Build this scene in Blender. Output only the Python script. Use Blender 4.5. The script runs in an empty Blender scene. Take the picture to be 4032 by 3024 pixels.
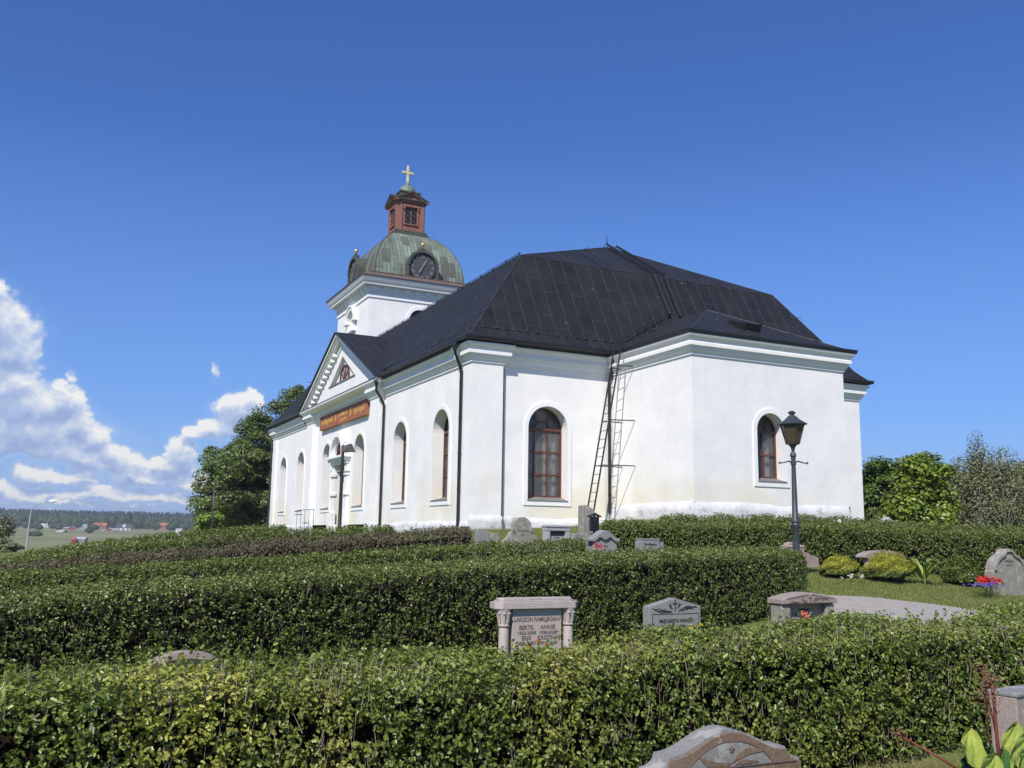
import bpy, math, random
import numpy as np
from mathutils import Vector, Matrix
R_ = math.radians
rnd = random.Random(7)
rng = np.random.default_rng(11)
S = bpy.context.scene
COL = S.collection
# ------------------------------------------------------------------ camera
FPX = 3700.0                                   # focal length in pixels of the 4032 px wide frame
CAM_M = np.array([[0.89766395, 0.08421925, 0.43255815], [-0.44042489, 0.13801799, 0.88711721], [0.01501154, -0.98684252, 0.16098602]])
CAM_C = np.array([-13.34603, -30.65169, -0.22007])
cam_d = bpy.data.cameras.new('camera'); cam = bpy.data.objects.new('camera', cam_d); COL.objects.link(cam)
cam_d.sensor_width = 36.0; cam_d.lens = FPX / 4032 * 36.0
cam_d.clip_start = 0.1; cam_d.clip_end = 12000
_m = CAM_M.T                                   # rows: world axes in camera space -> columns below
cam.matrix_world = Matrix(((CAM_M[0][0], -CAM_M[0][1], -CAM_M[0][2], CAM_C[0]),
                           (CAM_M[1][0], -CAM_M[1][1], -CAM_M[1][2], CAM_C[1]),
                           (CAM_M[2][0], -CAM_M[2][1], -CAM_M[2][2], CAM_C[2]), (0, 0, 0, 1)))
S.camera = cam
_h = CAM_M @ np.array([0, 0, 1.0]); _h[2] = 0; HEAD = _h / np.linalg.norm(_h)
RIGHT = np.array([HEAD[1], -HEAD[0], 0.0])
EYE = CAM_C[2]
def ray(u, v):
    d = CAM_M @ np.array([(u - 2016) / FPX, (v - 1512) / FPX, 1.0])
    return d / (d @ HEAD)
def at(u, v, d):                               # surveyed point: bearing, elevation and distance along the heading
    return CAM_C + ray(u, v) * d
def project(P):
    q = CAM_M.T @ (np.array(P, float) - CAM_C)
    return 2016 + FPX * q[0] / q[2], 1512 + FPX * q[1] / q[2], q[2]
# ------------------------------------------------------------------ light, sky
SUN_EL = R_(45.5)
sx, sy = 0.733, 0.68                            # horizontal direction the light travels
_n = math.hypot(sx, sy); sx /= _n; sy /= _n
sun_d = bpy.data.lights.new('sun', 'SUN'); sun_d.energy = 4.9; sun_d.angle = R_(0.5); sun_d.color = (1.0, 0.935, 0.84)
sun = bpy.data.objects.new('sun', sun_d); COL.objects.link(sun)
trav = Vector((sx * math.cos(SUN_EL), sy * math.cos(SUN_EL), -math.sin(SUN_EL)))
sun.rotation_euler = trav.to_track_quat('-Z', 'Y').to_euler(); sun.location = (-40, -80, 80)
S.view_settings.view_transform = 'Standard'; S.view_settings.look = 'None'
S.view_settings.exposure = 0.12; S.view_settings.gamma = 1.0
W = bpy.data.worlds.new('World'); S.world = W; W.use_nodes = True
nt = W.node_tree; nt.nodes.clear()
def N(tree, t, **kw):
    n = tree.nodes.new(t)
    for k, v in kw.items():
        if k == 'ins':
            for kk, vv in v.items():
                if isinstance(vv, bpy.types.NodeSocket): tree.links.new(vv, n.inputs[kk])
                else: n.inputs[kk].default_value = vv
        else: setattr(n, k, v)
    return n
def MA(tree, op, a, b=None, c=None, clamp=False):
    n = tree.nodes.new('ShaderNodeMath'); n.operation = op; n.use_clamp = clamp
    for i, x in enumerate((a, b, c)):
        if x is None: continue
        if isinstance(x, bpy.types.NodeSocket): tree.links.new(x, n.inputs[i])
        else: n.inputs[i].default_value = x
    return n.outputs[0]
def MIX(tree, f, a, b, bt='MIX'):
    n = tree.nodes.new('ShaderNodeMix'); n.data_type = 'RGBA'; n.blend_type = bt
    for s, x in ((0, f), (6, a), (7, b)):
        if isinstance(x, bpy.types.NodeSocket): tree.links.new(x, n.inputs[s])
        else: n.inputs[s].default_value = x if s == 0 else (tuple(x) + (1,))[:4]
    return n.outputs[2]
def RAMP(tree, f, stops):
    n = tree.nodes.new('ShaderNodeValToRGB'); e = n.color_ramp.elements
    while len(e) < len(stops): e.new(0.5)
    for i, (p, c) in enumerate(stops):
        e[i].position = p; e[i].color = tuple(c) + (1,) if len(c) == 3 else c
    tree.links.new(f, n.inputs[0]); return n.outputs[0]
sky = N(nt, 'ShaderNodeTexSky', sky_type='NISHITA'); sky.sun_disc = False; sky.sun_elevation = SUN_EL
sky.sun_rotation = math.atan2(-sx, -sy)        # the sun stands opposite to the travel direction
sky.air_density = 1.0; sky.dust_density = 0.3; sky.ozone_density = 3.0; sky.altitude = 100
SKY_STRENGTH = 0.092
# clouds: cumulus piles in the sky, by bearing and elevation around the place
tc = N(nt, 'ShaderNodeTexCoord'); sep = N(nt, 'ShaderNodeSeparateXYZ', ins={0: tc.outputs['Generated']})
def dotv(v):
    a = MA(nt, 'MULTIPLY', sep.outputs[0], float(v[0])); return MA(nt, 'MULTIPLY_ADD', sep.outputs[1], float(v[1]), a)
az0 = MA(nt, 'ARCTAN2', dotv(RIGHT), dotv(HEAD))
el0 = MA(nt, 'ARCSINE', sep.outputs[2])
def azel(u, v):
    r = ray(u, v); return math.atan2(r @ RIGHT, r @ HEAD), math.asin(r[2] / np.linalg.norm(r))
def noise(vec, scale, detail=5, rough=.55, dist=0.0, tree=None):
    return N(tree or nt, 'ShaderNodeTexNoise', ins={'Vector': vec, 'Scale': scale, 'Detail': detail, 'Roughness': rough, 'Distortion': dist}).outputs[0]
CLOUDS = [ # u, v, half width, half height, weight
 (-60,1180,95,75,1.),(-110,1300,190,130,1.),(30,1290,75,70,.9),(50,1370,85,75,1.),(-120,1420,180,70,1.),(-80,1560,220,100,1.),(70,1520,75,60,1.),(90,1590,120,90,1.),(190,1610,90,60,1.),
 (60,1690,270,75,1.),(255,1580,62,60,1.),(300,1650,55,65,.9),(-100,1720,380,60,1.),(360,1735,70,34,.8),(60,1765,280,26,.9),(440,1775,60,34,.8),(330,1790,110,30,.8),
 (710,1782,48,45,1.),(640,1835,110,26,.9),(500,1815,90,34,.85),(380,1830,80,24,.7),(925,1620,72,62,1.),(985,1600,50,48,.95),(850,1690,60,42,.9),(775,1705,50,28,.85),(900,1680,60,40,.9),
 (850,1462,18,24,.35),(285,1478,16,20,.28),(165,1872,80,30,.95),(310,1878,66,26,.9),(40,1935,85,26,.9),(140,1942,50,20,.8),(270,1946,70,11,.75),
 (500,1870,52,36,.9),(575,1885,60,30,.9),(400,1930,60,24,.9),(470,1945,70,22,.9),(560,1955,70,18,.85),(690,1885,40,30,.9),(765,1905,60,40,.95),(650,1955,50,16,.8),(300,1975,90,9,.7),(60,1988,130,9,.7),(480,1990,150,9,.7),(720,1980,70,12,.7)]
def field(dvec):
    c = N(nt, 'ShaderNodeCombineXYZ', ins={0: az0, 1: el0 if dvec is None else MA(nt, 'ADD', el0, dvec), 2: 0.0}).outputs[0]
    w1 = noise(c, 34, 5, .6); w2 = noise(N(nt, 'ShaderNodeVectorMath', operation='ADD', ins={0: c, 1: (7.3, 3.1, 0)}).outputs[0], 34, 5, .6)
    a = MA(nt, 'MULTIPLY_ADD', MA(nt, 'SUBTRACT', w1, .5), .030, az0)
    e = MA(nt, 'MULTIPLY_ADD', MA(nt, 'SUBTRACT', w2, .5), .03, el0 if dvec is None else MA(nt, 'ADD', el0, dvec))
    out = None
    for (u, v, ru, rv, wt) in CLOUDS:
        ca, ce = azel(u, v); ra, re = 1.28 * ru / FPX, 1.28 * rv / FPX
        x = MA(nt, 'MULTIPLY', MA(nt, 'SUBTRACT', a, ca), 1 / ra); y = MA(nt, 'MULTIPLY', MA(nt, 'SUBTRACT', e, ce), 1 / re)
        r2 = MA(nt, 'MULTIPLY_ADD', x, x, MA(nt, 'MULTIPLY', y, y))
        f = MA(nt, 'MULTIPLY', MA(nt, 'SUBTRACT', 1.0, r2), wt)
        out = f if out is None else MA(nt, 'SMOOTH_MAX', out, f, .12)
    n = noise(c, 48, 7, .55)
    return MA(nt, 'ADD', out, MA(nt, 'MULTIPLY', MA(nt, 'SUBTRACT', n, .5), 1.35)), n, c
F0, n0, cvec = field(None)
F1, n1, _c = field(0.011)
dens = N(nt, 'ShaderNodeMapRange', interpolation_type='SMOOTHSTEP', ins={0: F0, 1: 0.04, 2: 0.50, 3: 0.0, 4: 1.0}).outputs[0]
shade = N(nt, 'ShaderNodeMapRange', ins={0: MA(nt, 'MULTIPLY_ADD', MA(nt, 'SUBTRACT', F1, F0), 0.72, MA(nt, 'MULTIPLY', F1, .42)), 1: -0.30, 2: 0.66, 3: 1.0, 4: 0.0}).outputs[0]
ccol = RAMP(nt, shade, [(0.0, (.30, .40, .65)), (.35, (.42, .52, .74)), (.65, (.62, .68, .80)), (.88, (.76, .79, .82)), (1.0, (.86, .86, .84))])
skyc = N(nt, 'ShaderNodeVectorMath', operation='SCALE', ins={0: sky.outputs[0], 3: SKY_STRENGTH}).outputs[0]
skyt = MIX(nt, 1.0, skyc, (.52, .82, 1.40), 'MULTIPLY')
# thin milky veil low over the horizon
veil = N(nt, 'ShaderNodeMapRange', ins={0: el0, 1: 0.0, 2: 0.40, 3: .62, 4: 0.0}).outputs[0]
skyt = MIX(nt, veil, skyt, (.21, .38, .74))
skyt = MIX(nt, N(nt, 'ShaderNodeMapRange', ins={0: el0, 1: 0.0, 2: 0.14, 3: .6, 4: 0.0}, interpolation_type='SMOOTHSTEP').outputs[0], skyt, (.36, .50, .78))
soft = N(nt, 'ShaderNodeMapRange', interpolation_type='SMOOTHSTEP', ins={0: F0, 1: -.55, 2: .35, 3: 0.0, 4: .5}).outputs[0]
soft = MA(nt, 'MULTIPLY', soft, N(nt, 'ShaderNodeMapRange', ins={0: el0, 1: .06, 2: .16, 3: 1.0, 4: .25}).outputs[0])
skyt = MIX(nt, soft, skyt, (.44, .56, .80))
final = MIX(nt, MA(nt, 'MULTIPLY', dens, .97), skyt, ccol)
bg = N(nt, 'ShaderNodeBackground', ins={'Color': final, 'Strength': 1.0})
wo = N(nt, 'ShaderNodeOutputWorld', ins={0: bg.outputs[0]})
# ------------------------------------------------------------------ helpers
def tag(o, label=None, cat=None, group=None, kind=None):
    if label: o['label'] = label
    if cat: o['category'] = cat
    if group: o['group'] = group
    if kind: o['kind'] = kind
    return o
def empty(name, loc=(0, 0, 0), rz=0.0, label=None, cat=None, group=None):
    o = bpy.data.objects.new(name, None); COL.objects.link(o); o.location = loc; o.rotation_euler = (0, 0, rz)
    o.empty_display_size = .3
    return tag(o, label, cat, group)
def copy_tree(o, parent=None):
    c = o.copy(); COL.objects.link(c); c.parent = parent
    for ch in list(o.children): copy_tree(ch, c)
    return c
class MB:
    def __init__(s): s.v = []; s.f = []; s.uv = {}
    def vs(s, pts): n = len(s.v); s.v += [tuple(map(float, p)) for p in pts]; return n
    def poly(s, pts, uvs=None):
        n = s.vs(pts); s.f.append(tuple(range(n, n + len(pts))))
        if uvs: s.uv[len(s.f) - 1] = uvs
    def box(s, x0, x1, y0, y1, z0, z1):
        s.hexa([(x0, y0, z0), (x1, y0, z0), (x1, y1, z0), (x0, y1, z0), (x0, y0, z1), (x1, y0, z1), (x1, y1, z1), (x0, y1, z1)])
    def hexa(s, p):
        n = s.vs(p)
        for q in ((3, 2, 1, 0), (4, 5, 6, 7), (0, 1, 5, 4), (1, 2, 6, 5), (2, 3, 7, 6), (3, 0, 4, 7)): s.f.append(tuple(n + i for i in q))
    def bar(s, a, b, w, h, up=(0, 0, 1)):
        a = Vector(a); b = Vector(b); d = (b - a).normalized(); u = Vector(up)
        sd = d.cross(u)
        if sd.length < 1e-4: sd = d.cross(Vector((1, 0, 0)))
        sd.normalize(); u = sd.cross(d); sd *= w / 2; u = u * (h / 2)
        s.hexa([a - sd - u, a + sd - u, b + sd - u, b - sd - u, a - sd + u, a + sd + u, b + sd + u, b - sd + u])
    def tube(s, pts, r, n=8, caps=True):
        pts = [Vector(p) for p in pts]; rr = r if isinstance(r, (list, tuple)) else [r] * len(pts)
        base = len(s.v); prev = None
        for i, p in enumerate(pts):
            d = (pts[min(i + 1, len(pts) - 1)] - pts[max(i - 1, 0)]).normalized()
            if prev is None:
                a = d.cross(Vector((0, 0, 1)));
                if a.length < 1e-3: a = d.cross(Vector((1, 0, 0)))
            else: a = prev - d * prev.dot(d)
            a.normalize(); prev = a; b = d.cross(a)
            for k in range(n):
                t = 2 * math.pi * k / n; q = p + (a * math.cos(t) + b * math.sin(t)) * rr[i]; s.v.append(tuple(q))
        for i in range(len(pts) - 1):
            for k in range(n):
                s.f.append((base + i * n + k, base + i * n + (k + 1) % n, base + (i + 1) * n + (k + 1) % n, base + (i + 1) * n + k))
        if caps:
            s.f.append(tuple(base + k for k in range(n))[::-1]); s.f.append(tuple(base + (len(pts) - 1) * n + k for k in range(n)))
    def lathe(s, prof, c=(0, 0, 0), n=16, rot=0.0, squash=1.0):
        base = len(s.v)
        for r, z in prof:
            for k in range(n):
                t = rot + 2 * math.pi * k / n; s.v.append((c[0] + r * math.cos(t), c[1] + r * math.sin(t) * squash, c[2] + z))
        for i in range(len(prof) - 1):
            for k in range(n):
                s.f.append((base + i * n + k, base + i * n + (k + 1) % n, base + (i + 1) * n + (k + 1) % n, base + (i + 1) * n + k))
        s.f.append(tuple(base + k for k in range(n))[::-1]); s.f.append(tuple(base + (len(prof) - 1) * n + k for k in range(n)))
    def prism(s, pts, off):            # polygon (3d) extruded by off
        n = s.vs(pts); m = s.vs([tuple(np.add(p, off)) for p in pts]); k = len(pts)
        s.f.append(tuple(range(n, n + k))); s.f.append(tuple(range(m + k - 1, m - 1, -1)))
        for i in range(k): s.f.append((n + (i + 1) % k, n + i, m + i, m + (i + 1) % k))
    def ball(s, c, r, nu=10, nv=7, sc=(1, 1, 1)):
        pr = [(max(1e-4, r * math.sin(math.pi * i / nv)), -r * math.cos(math.pi * i / nv)) for i in range(nv + 1)]
        base = len(s.v); s.lathe(pr, (0, 0, 0), nu)
        for i in range(base, len(s.v)): v = s.v[i]; s.v[i] = (c[0] + v[0] * sc[0], c[1] + v[1] * sc[1], c[2] + v[2] * sc[2])
    def build(s, name, mat, parent=None, smooth=False, bevel=0.0, normals=True):
        me = bpy.data.meshes.new(name); me.from_pydata(s.v, [], s.f); me.update()
        if s.uv:
            ul = me.uv_layers.new(name='UVMap')
            for fi, uvs in s.uv.items():
                for li, uv in zip(me.polygons[fi].loop_indices, uvs): ul.data[li].uv = uv
        if normals:
            import bmesh
            bm = bmesh.new(); bm.from_mesh(me); bmesh.ops.remove_doubles(bm, verts=bm.verts, dist=1e-5)
            bmesh.ops.recalc_face_normals(bm, faces=bm.faces); bm.to_mesh(me); bm.free()
        me.materials.append(mat)
        o = bpy.data.objects.new(name, me); COL.objects.link(o); o.parent = parent
        if bevel > 0:
            md = o.modifiers.new('bevel', 'BEVEL'); md.width = bevel; md.segments = 2; md.limit_method = 'ANGLE'; md.angle_limit = R_(35)
        if smooth:
            me.polygons.foreach_set('use_smooth', [True] * len(me.polygons))
            if smooth == 'angle':
                me.set_sharp_from_angle(angle=R_(35))
        return o
def npmesh(name, V, F, mat, parent=None, attr=None, k=4):
    """V (n,3), F (m,k) index array; attr: dict name->(n,) float"""
    me = bpy.data.meshes.new(name); me.vertices.add(len(V)); me.vertices.foreach_set('co', np.asarray(V, np.float32).ravel())
    m = len(F); me.loops.add(m * k); me.loops.foreach_set('vertex_index', np.asarray(F, np.int32).ravel())
    me.polygons.add(m); me.polygons.foreach_set('loop_start', np.arange(0, m * k, k, dtype=np.int32)); me.polygons.foreach_set('loop_total', np.full(m, k, np.int32))
    me.update(calc_edges=True)
    if attr:
        for an, av in attr.items():
            a = me.attributes.new(an, 'FLOAT', 'POINT'); a.data.foreach_set('value', np.asarray(av, np.float32))
    mats = mat if isinstance(mat, list) else [mat]
    for q in mats: me.materials.append(q)
    o = bpy.data.objects.new(name, me); COL.objects.link(o); o.parent = parent
    return o
# ------------------------------------------------------------------ materials
def new_mat(name, rough=.7, spec=.5):
    m = bpy.data.materials.new(name); m.use_nodes = True; t = m.node_tree; b = t.nodes['Principled BSDF']
    b.inputs['Roughness'].default_value = rough; b.inputs['Specular IOR Level'].default_value = spec
    return m, t, b
def pos(t): return N(t, 'ShaderNodeNewGeometry').outputs['Position']
def objc(t): return N(t, 'ShaderNodeTexCoord').outputs['Object']
def tn(t, v, scale, detail=4, rough=.55): return noise(v, scale, detail, rough, tree=t)
def mr(t, x, a, b, c=0.0, d=1.0, sm=False): return N(t, 'ShaderNodeMapRange', interpolation_type='SMOOTHSTEP' if sm else 'LINEAR', ins={0: x, 1: a, 2: b, 3: c, 4: d}).outputs[0]
def bump(t, b, h, strength=.3, dist=.02):
    n = N(t, 'ShaderNodeBump', ins={'Height': h, 'Strength': strength, 'Distance': dist}); t.links.new(n.outputs[0], b.inputs['Normal'])
def simple(name, c1, c2=None, scale=6, rough=.6, spec=.4, bmp=0.0, bscale=40, metal=0.0, bdist=.01):
    m, t, b = new_mat(name, rough, spec); c2 = c2 or tuple(x * .8 for x in c1)
    n = tn(t, pos(t), scale, 5, .6)
    t.links.new(MIX(t, mr(t, n, .3, .7), c1, c2), b.inputs['Base Color']); b.inputs['Metallic'].default_value = metal
    if bmp: bump(t, b, tn(t, pos(t), bscale, 4), bmp, bdist)
    return m
M = {}
# lime plaster: white with faint grey blotches, yellowish damp low down, fine roughness
m, t, b = new_mat('lime_plaster', .85, .25)
p_ = pos(t); sp = N(t, 'ShaderNodeSeparateXYZ', ins={0: p_}).outputs
big = tn(t, p_, .7, 4, .6); fine = tn(t, p_, 9, 5, .6)
c = MIX(t, mr(t, big, .35, .7), (.86, .85, .83), (.76, .76, .755))
c = MIX(t, mr(t, fine, .45, .8, 0, .35), c, (.68, .69, .70))
yel = MA(t, 'MULTIPLY', mr(t, sp[2], 2.6, 1.0, 0, 1, True), mr(t, tn(t, p_, .33, 3, .5), .44, .62, 0, 1, True))
c = MIX(t, MA(t, 'MULTIPLY', yel, .6), c, (.74, .68, .50))
streak = N(t, 'ShaderNodeVectorMath', operation='MULTIPLY', ins={0: p_, 1: (5, 5, .45)}).outputs[0]
c = MIX(t, mr(t, tn(t, streak, 1.0, 4, .6), .56, .8, 0, .24), c, (.60, .60, .59))
chip = mr(t, tn(t, p_, 2.3, 3, .5), .735, .75, 0, 1)
c = MIX(t, MA(t, 'MULTIPLY', chip, mr(t, sp[2], 1.8, 1.0)), c, (.5, .45, .38))
t.links.new(c, b.inputs['Base Color']); bump(t, b, MA(t, 'ADD', MA(t, 'MULTIPLY', tn(t, p_, 1.3, 3), 4.0), tn(t, p_, 22, 4)), .30, .016)
M['plaster'] = m
M['trim'] = simple('white_trim', (.84, .84, .835), (.77, .78, .78), 3, .8, .25, .1, 30)
m, t, b = new_mat('plinth_plaster', .85, .25); p_ = pos(t)
c = MIX(t, mr(t, tn(t, p_, 1.7, 5, .65), .35, .7), (.70, .70, .705), (.52, .53, .55))
c = MIX(t, mr(t, tn(t, p_, .9, 5, .7), .56, .66, 0, .8, True), c, (.40, .37, .33))
t.links.new(c, b.inputs['Base Color']); bump(t, b, tn(t, p_, 2.6, 4), .7, .07); M['plinth'] = m
# black sheet-metal roof
m, t, b = new_mat('black_roof_sheet', .42, .30); p_ = pos(t)
c = MIX(t, mr(t, tn(t, p_, .8, 4, .6), .3, .7), (.013, .0135, .015), (.024, .025, .027))
c = MIX(t, mr(t, tn(t, p_, 3.0, 3, .5), .74, .76), c, (.22, .23, .24))
t.links.new(c, b.inputs['Base Color']); t.links.new(mr(t, tn(t, p_, 2.0, 4), .3, .7, .42, .6), b.inputs['Roughness'])
bump(t, b, tn(t, p_, 1.6, 3), .25, .03); M['roof'] = m
M['seam'] = simple('roof_seam_metal', (.024, .026, .030), (.055, .058, .064), 2.5, .45, .5)
M['black'] = simple('black_painted_metal', (.012, .012, .014), (.022, .022, .025), 5, .38, .5)
M['post'] = simple('dark_grey_post_paint', (.035, .040, .050), (.055, .060, .070), 9, .4, .5, .1, 60)
M['iron'] = simple('grey_iron', (.09, .09, .10), (.14, .14, .15), 8, .5, .5)
M['slate'] = simple('grey_slate', (.16, .155, .155), (.24, .23, .22), 5, .6, .4, .2, 30)
M['frame'] = simple('red_brown_window_paint', (.095, .030, .021), (.145, .050, .034), 12, .5, .4)
M['redwood'] = simple('red_lantern_wood', (.23, .10, .075), (.30, .145, .11), 5, .7, .3, .2, 20)
M['darkwood'] = simple('dark_weathered_wood', (.03, .022, .018), (.06, .045, .035), 8, .7, .3, .2, 20)
M['door'] = simple('brown_door_wood', (.13, .065, .04), (.18, .09, .055), 6, .6, .3)
M['gold'] = simple('gilding', (.85, .62, .25), (.70, .50, .18), 12, .35, .5, metal=.75)
M['crossgold'] = simple('pale_gilded_cross', (.80, .68, .36), (.62, .50, .24), 3, .5, .5, metal=.15)
M['fascia'] = simple('brown_copper', (.10, .060, .048), (.17, .14, .12), 4, .6, .4, .3, 10)
m, t, b = new_mat('window_glass', .06, .7); p_ = pos(t)
t.links.new(MIX(t, mr(t, tn(t, p_, 2.0, 2), .35, .65), (.10, .11, .12), (.18, .19, .20)), b.inputs['Base Color'])
bump(t, b, tn(t, p_, 1.5, 2), .05, .02); b.inputs['Alpha'].default_value = .52; M['glass'] = m
m, t, b = new_mat('curtain_cloth', .9, .1); p_ = objc(t)
wv = N(t, 'ShaderNodeTexWave', ins={'Vector': pos(t), 'Scale': 3.5, 'Distortion': 2.0, 'Detail': 2.0}).outputs[0]
t.links.new(MIX(t, wv, (.55, .55, .52), (.36, .37, .36)), b.inputs['Base Color']); M['curtain'] = m
M['dark'] = simple('dark_interior', (.012, .012, .014), (.02, .02, .02), 3, .8, .2)
M['sign'] = simple('rust_brown_sign_board', (.30, .105, .045), (.36, .14, .06), 2, .6, .3)
M['clock'] = simple('clock_face_grey', (.055, .060, .075), (.075, .08, .095), 2, .6, .3)
# patinated copper: sheets in courses, green to brown
m, t, b = new_mat('patinated_copper', .62, .35)
uv = N(t, 'ShaderNodeTexCoord').outputs['UV']
bk = N(t, 'ShaderNodeTexBrick', ins={'Vector': uv, 'Scale': 1.0, 'Color1': (0, 0, 0, 1), 'Color2': (1, 1, 1, 1), 'Mortar': (.5, .5, .5, 1), 'Mortar Size': .016, 'Brick Width': 1.15, 'Row Height': .56})
bk.offset = .43; bk.squash = 1.0
stv = N(t, 'ShaderNodeVectorMath', operation='MULTIPLY', ins={0: uv, 1: (.6, 2.4, 1)}).outputs[0]
g = MA(t, 'ADD', MA(t, 'MULTIPLY', bk.outputs['Color'], .48), MA(t, 'MULTIPLY', tn(t, stv, 1.5, 5, .65), .75))
c = RAMP(t, mr(t, g, .35, 1.05), [(0.0, (.095, .105, .085)), (.35, (.145, .175, .143)), (.62, (.195, .245, .205)), (1.0, (.30, .39, .325))])
c = MIX(t, mr(t, bk.outputs['Fac'], .3, .9, 0, .85), c, (.035, .040, .035))
c = MIX(t, mr(t, tn(t, uv, .5, 4, .6), .60, .74, 0, .35), c, (.09, .07, .055))
t.links.new(c, b.inputs['Base Color']); bump(t, b, bk.outputs['Fac'], .4, .02); M['copper'] = m
M['copperplain'] = simple('green_brown_copper', (.17, .25, .20), (.10, .12, .09), 3.2, .6, .4, .2, 12)
M['copperdark'] = simple('dark_brown_copper', (.055, .052, .042), (.085, .095, .075), 2.2, .6, .4, .2, 12)
# granites
def granite(name, c1, c2, lichen=.0, speck=60, rough=.6):
    m, t, b = new_mat(name, rough, .35); p_ = pos(t)
    c = MIX(t, mr(t, tn(t, p_, speck, 3, .7), .35, .65), c1, c2)
    c = MIX(t, mr(t, tn(t, p_, 5, 4, .6), .5, .8, 0, .35), c, tuple(x * .6 for x in c1))
    if lichen:
        l = mr(t, tn(t, p_, 7, 5, .65), .62 - lichen * .12, .66 - lichen * .12, 0, .8)
        c = MIX(t, l, c, (.36, .36, .33))
    t.links.new(c, b.inputs['Base Color']); bump(t, b, tn(t, p_, 45, 4), .35, .006); return m
M['pink'] = granite('pink_granite', (.37, .315, .29), (.49, .44, .41), 0.0)
M['grey'] = granite('grey_granite', (.21, .215, .21), (.30, .30, .295), 0.0)
M['lgrey'] = granite('pale_grey_granite', (.34, .345, .345), (.44, .44, .43), .2)
M['mossy'] = granite('weathered_grey_stone', (.20, .185, .155), (.32, .30, .26), .6, 40, .8)
M['brownst'] = granite('brown_granite', (.14, .095, .065), (.235, .165, .12), .12)
M['reddish'] = granite('red_brown_granite', (.27, .21, .18), (.37, .305, .27), .1)
M['lichened'] = granite('lichen_covered_stone', (.19, .185, .175), (.27, .265, .255), .8)
M['carve'] = simple('dark_carved_lettering', (.03, .028, .025), (.05, .045, .04), 20, .8, .2)
M['carvebr'] = simple('brown_carved_lettering', (.13, .09, .08), (.17, .12, .11), 20, .8, .2)
M['darkpanel'] = simple('dark_polished_panel', (.04, .045, .055), (.06, .065, .075), 9, .25, .6)
M['text_gold'] = simple('gold_leaf_lettering', (.72, .46, .12), (.60, .36, .09), 14, .5, .4, metal=.1)
M['text_grey'] = simple('pale_numeral_paint', (.33, .34, .30), (.26, .27, .24), 14, .6, .3)
def text_mesh(txt, size, mat, parent, name, M4, extrude=.004, align='CENTER', xs=1.0):
    cu = bpy.data.curves.new(name, 'FONT'); cu.body = txt; cu.size = size; cu.extrude = extrude; cu.align_x = align; cu.resolution_u = 3; cu.offset = size * (.012 if size < .1 else .004)
    o = bpy.data.objects.new(name, cu); COL.objects.link(o)
    dg = bpy.context.evaluated_depsgraph_get(); me = bpy.data.meshes.new_from_object(o.evaluated_get(dg))
    bpy.data.objects.remove(o); me.name = name; me.materials.clear(); me.materials.append(mat)
    me.transform(M4 @ Matrix.Diagonal((xs, 1, 1, 1)))
    o = bpy.data.objects.new(name, me); COL.objects.link(o); o.parent = parent; return o
# ================================================================== church
church = empty('church', (0, 0, 0), 0, 'white plastered church with black sheet roof and green domed clock tower', 'church')
WN, LN = 18.93, 33.5
XC = WN / 2
# outline of the walls, counter clockwise; (x, y)
PATH = [(0.10, 32.45), (0.10, 23.4), (-.20, 23.4), (-.20, 22.1), (.08, 22.1), (.08, 11.4), (-.20, 11.4), (-.20, 10.1), (.10, 10.1), (.10, .96), (0, .96),
        (0, 0), (1.24, 0), (1.24, .2), (5.95, .2), (5.95, -5.05), (12.86, -5.05), (12.86, .2), (17.7, .2), (17.7, 0), (WN, 0), (WN, LN), (0, LN), (0, 32.45)]
def arch_pts(uc, w, zs, zt, n=18):
    """opening outline up one side, over the round head and down: (u, z)"""
    r = w / 2; a = [(uc - r, zs)]
    for i in range(n + 1):
        t = math.pi - math.pi * i / n; a.append((uc + r * math.cos(t), zt + r * math.sin(t)))
    a.append((uc + r, zs)); return a
def place(o, d, n, u, z, off=0.0):             # wall coordinates -> world; n is the outward normal
    return (o[0] + d[0] * u + n[0] * off, o[1] + d[1] * u + n[1] * off, z)
def wall_panel(mb, o, d, n, L, z0, z1, ops, reveal=.53):
    """plaster face of length L with round-headed openings and their reveals"""
    ops = sorted(ops, key=lambda q: q[0]); cuts = [0.0]
    for (uc, w, zs, zt) in ops: cuts += [uc - w / 2, uc + w / 2]
    cuts.append(L)
    P = lambda u, z, f=0.0: place(o, d, n, u, z, f)
    for i in range(0, len(cuts), 2):
        a, b_ = cuts[i], cuts[i + 1]
        if b_ - a > 1e-4: mb.poly([P(a, z0), P(b_, z0), P(b_, z1), P(a, z1)])
    for (uc, w, zs, zt) in ops:
        zs = zs - .14 if zs > 0 else zs
        r = w / 2; mb.poly([P(uc - r, z0), P(uc + r, z0), P(uc + r, zs), P(uc - r, zs)])
        A = arch_pts(uc, w, zs, zt)
        for i in range(1, len(A) - 2):
            (u0, y0), (u1, y1) = A[i], A[i + 1]; mb.poly([P(u0, y0), P(u1, y1), P(u1, z1), P(u0, z1)])
        for i in range(len(A) - 1):
            (u0, y0), (u1, y1) = A[i], A[i + 1]; mb.poly([P(u0, y0), P(u1, y1), P(u1, y1, -reveal), P(u0, y0, -reveal)])
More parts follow.
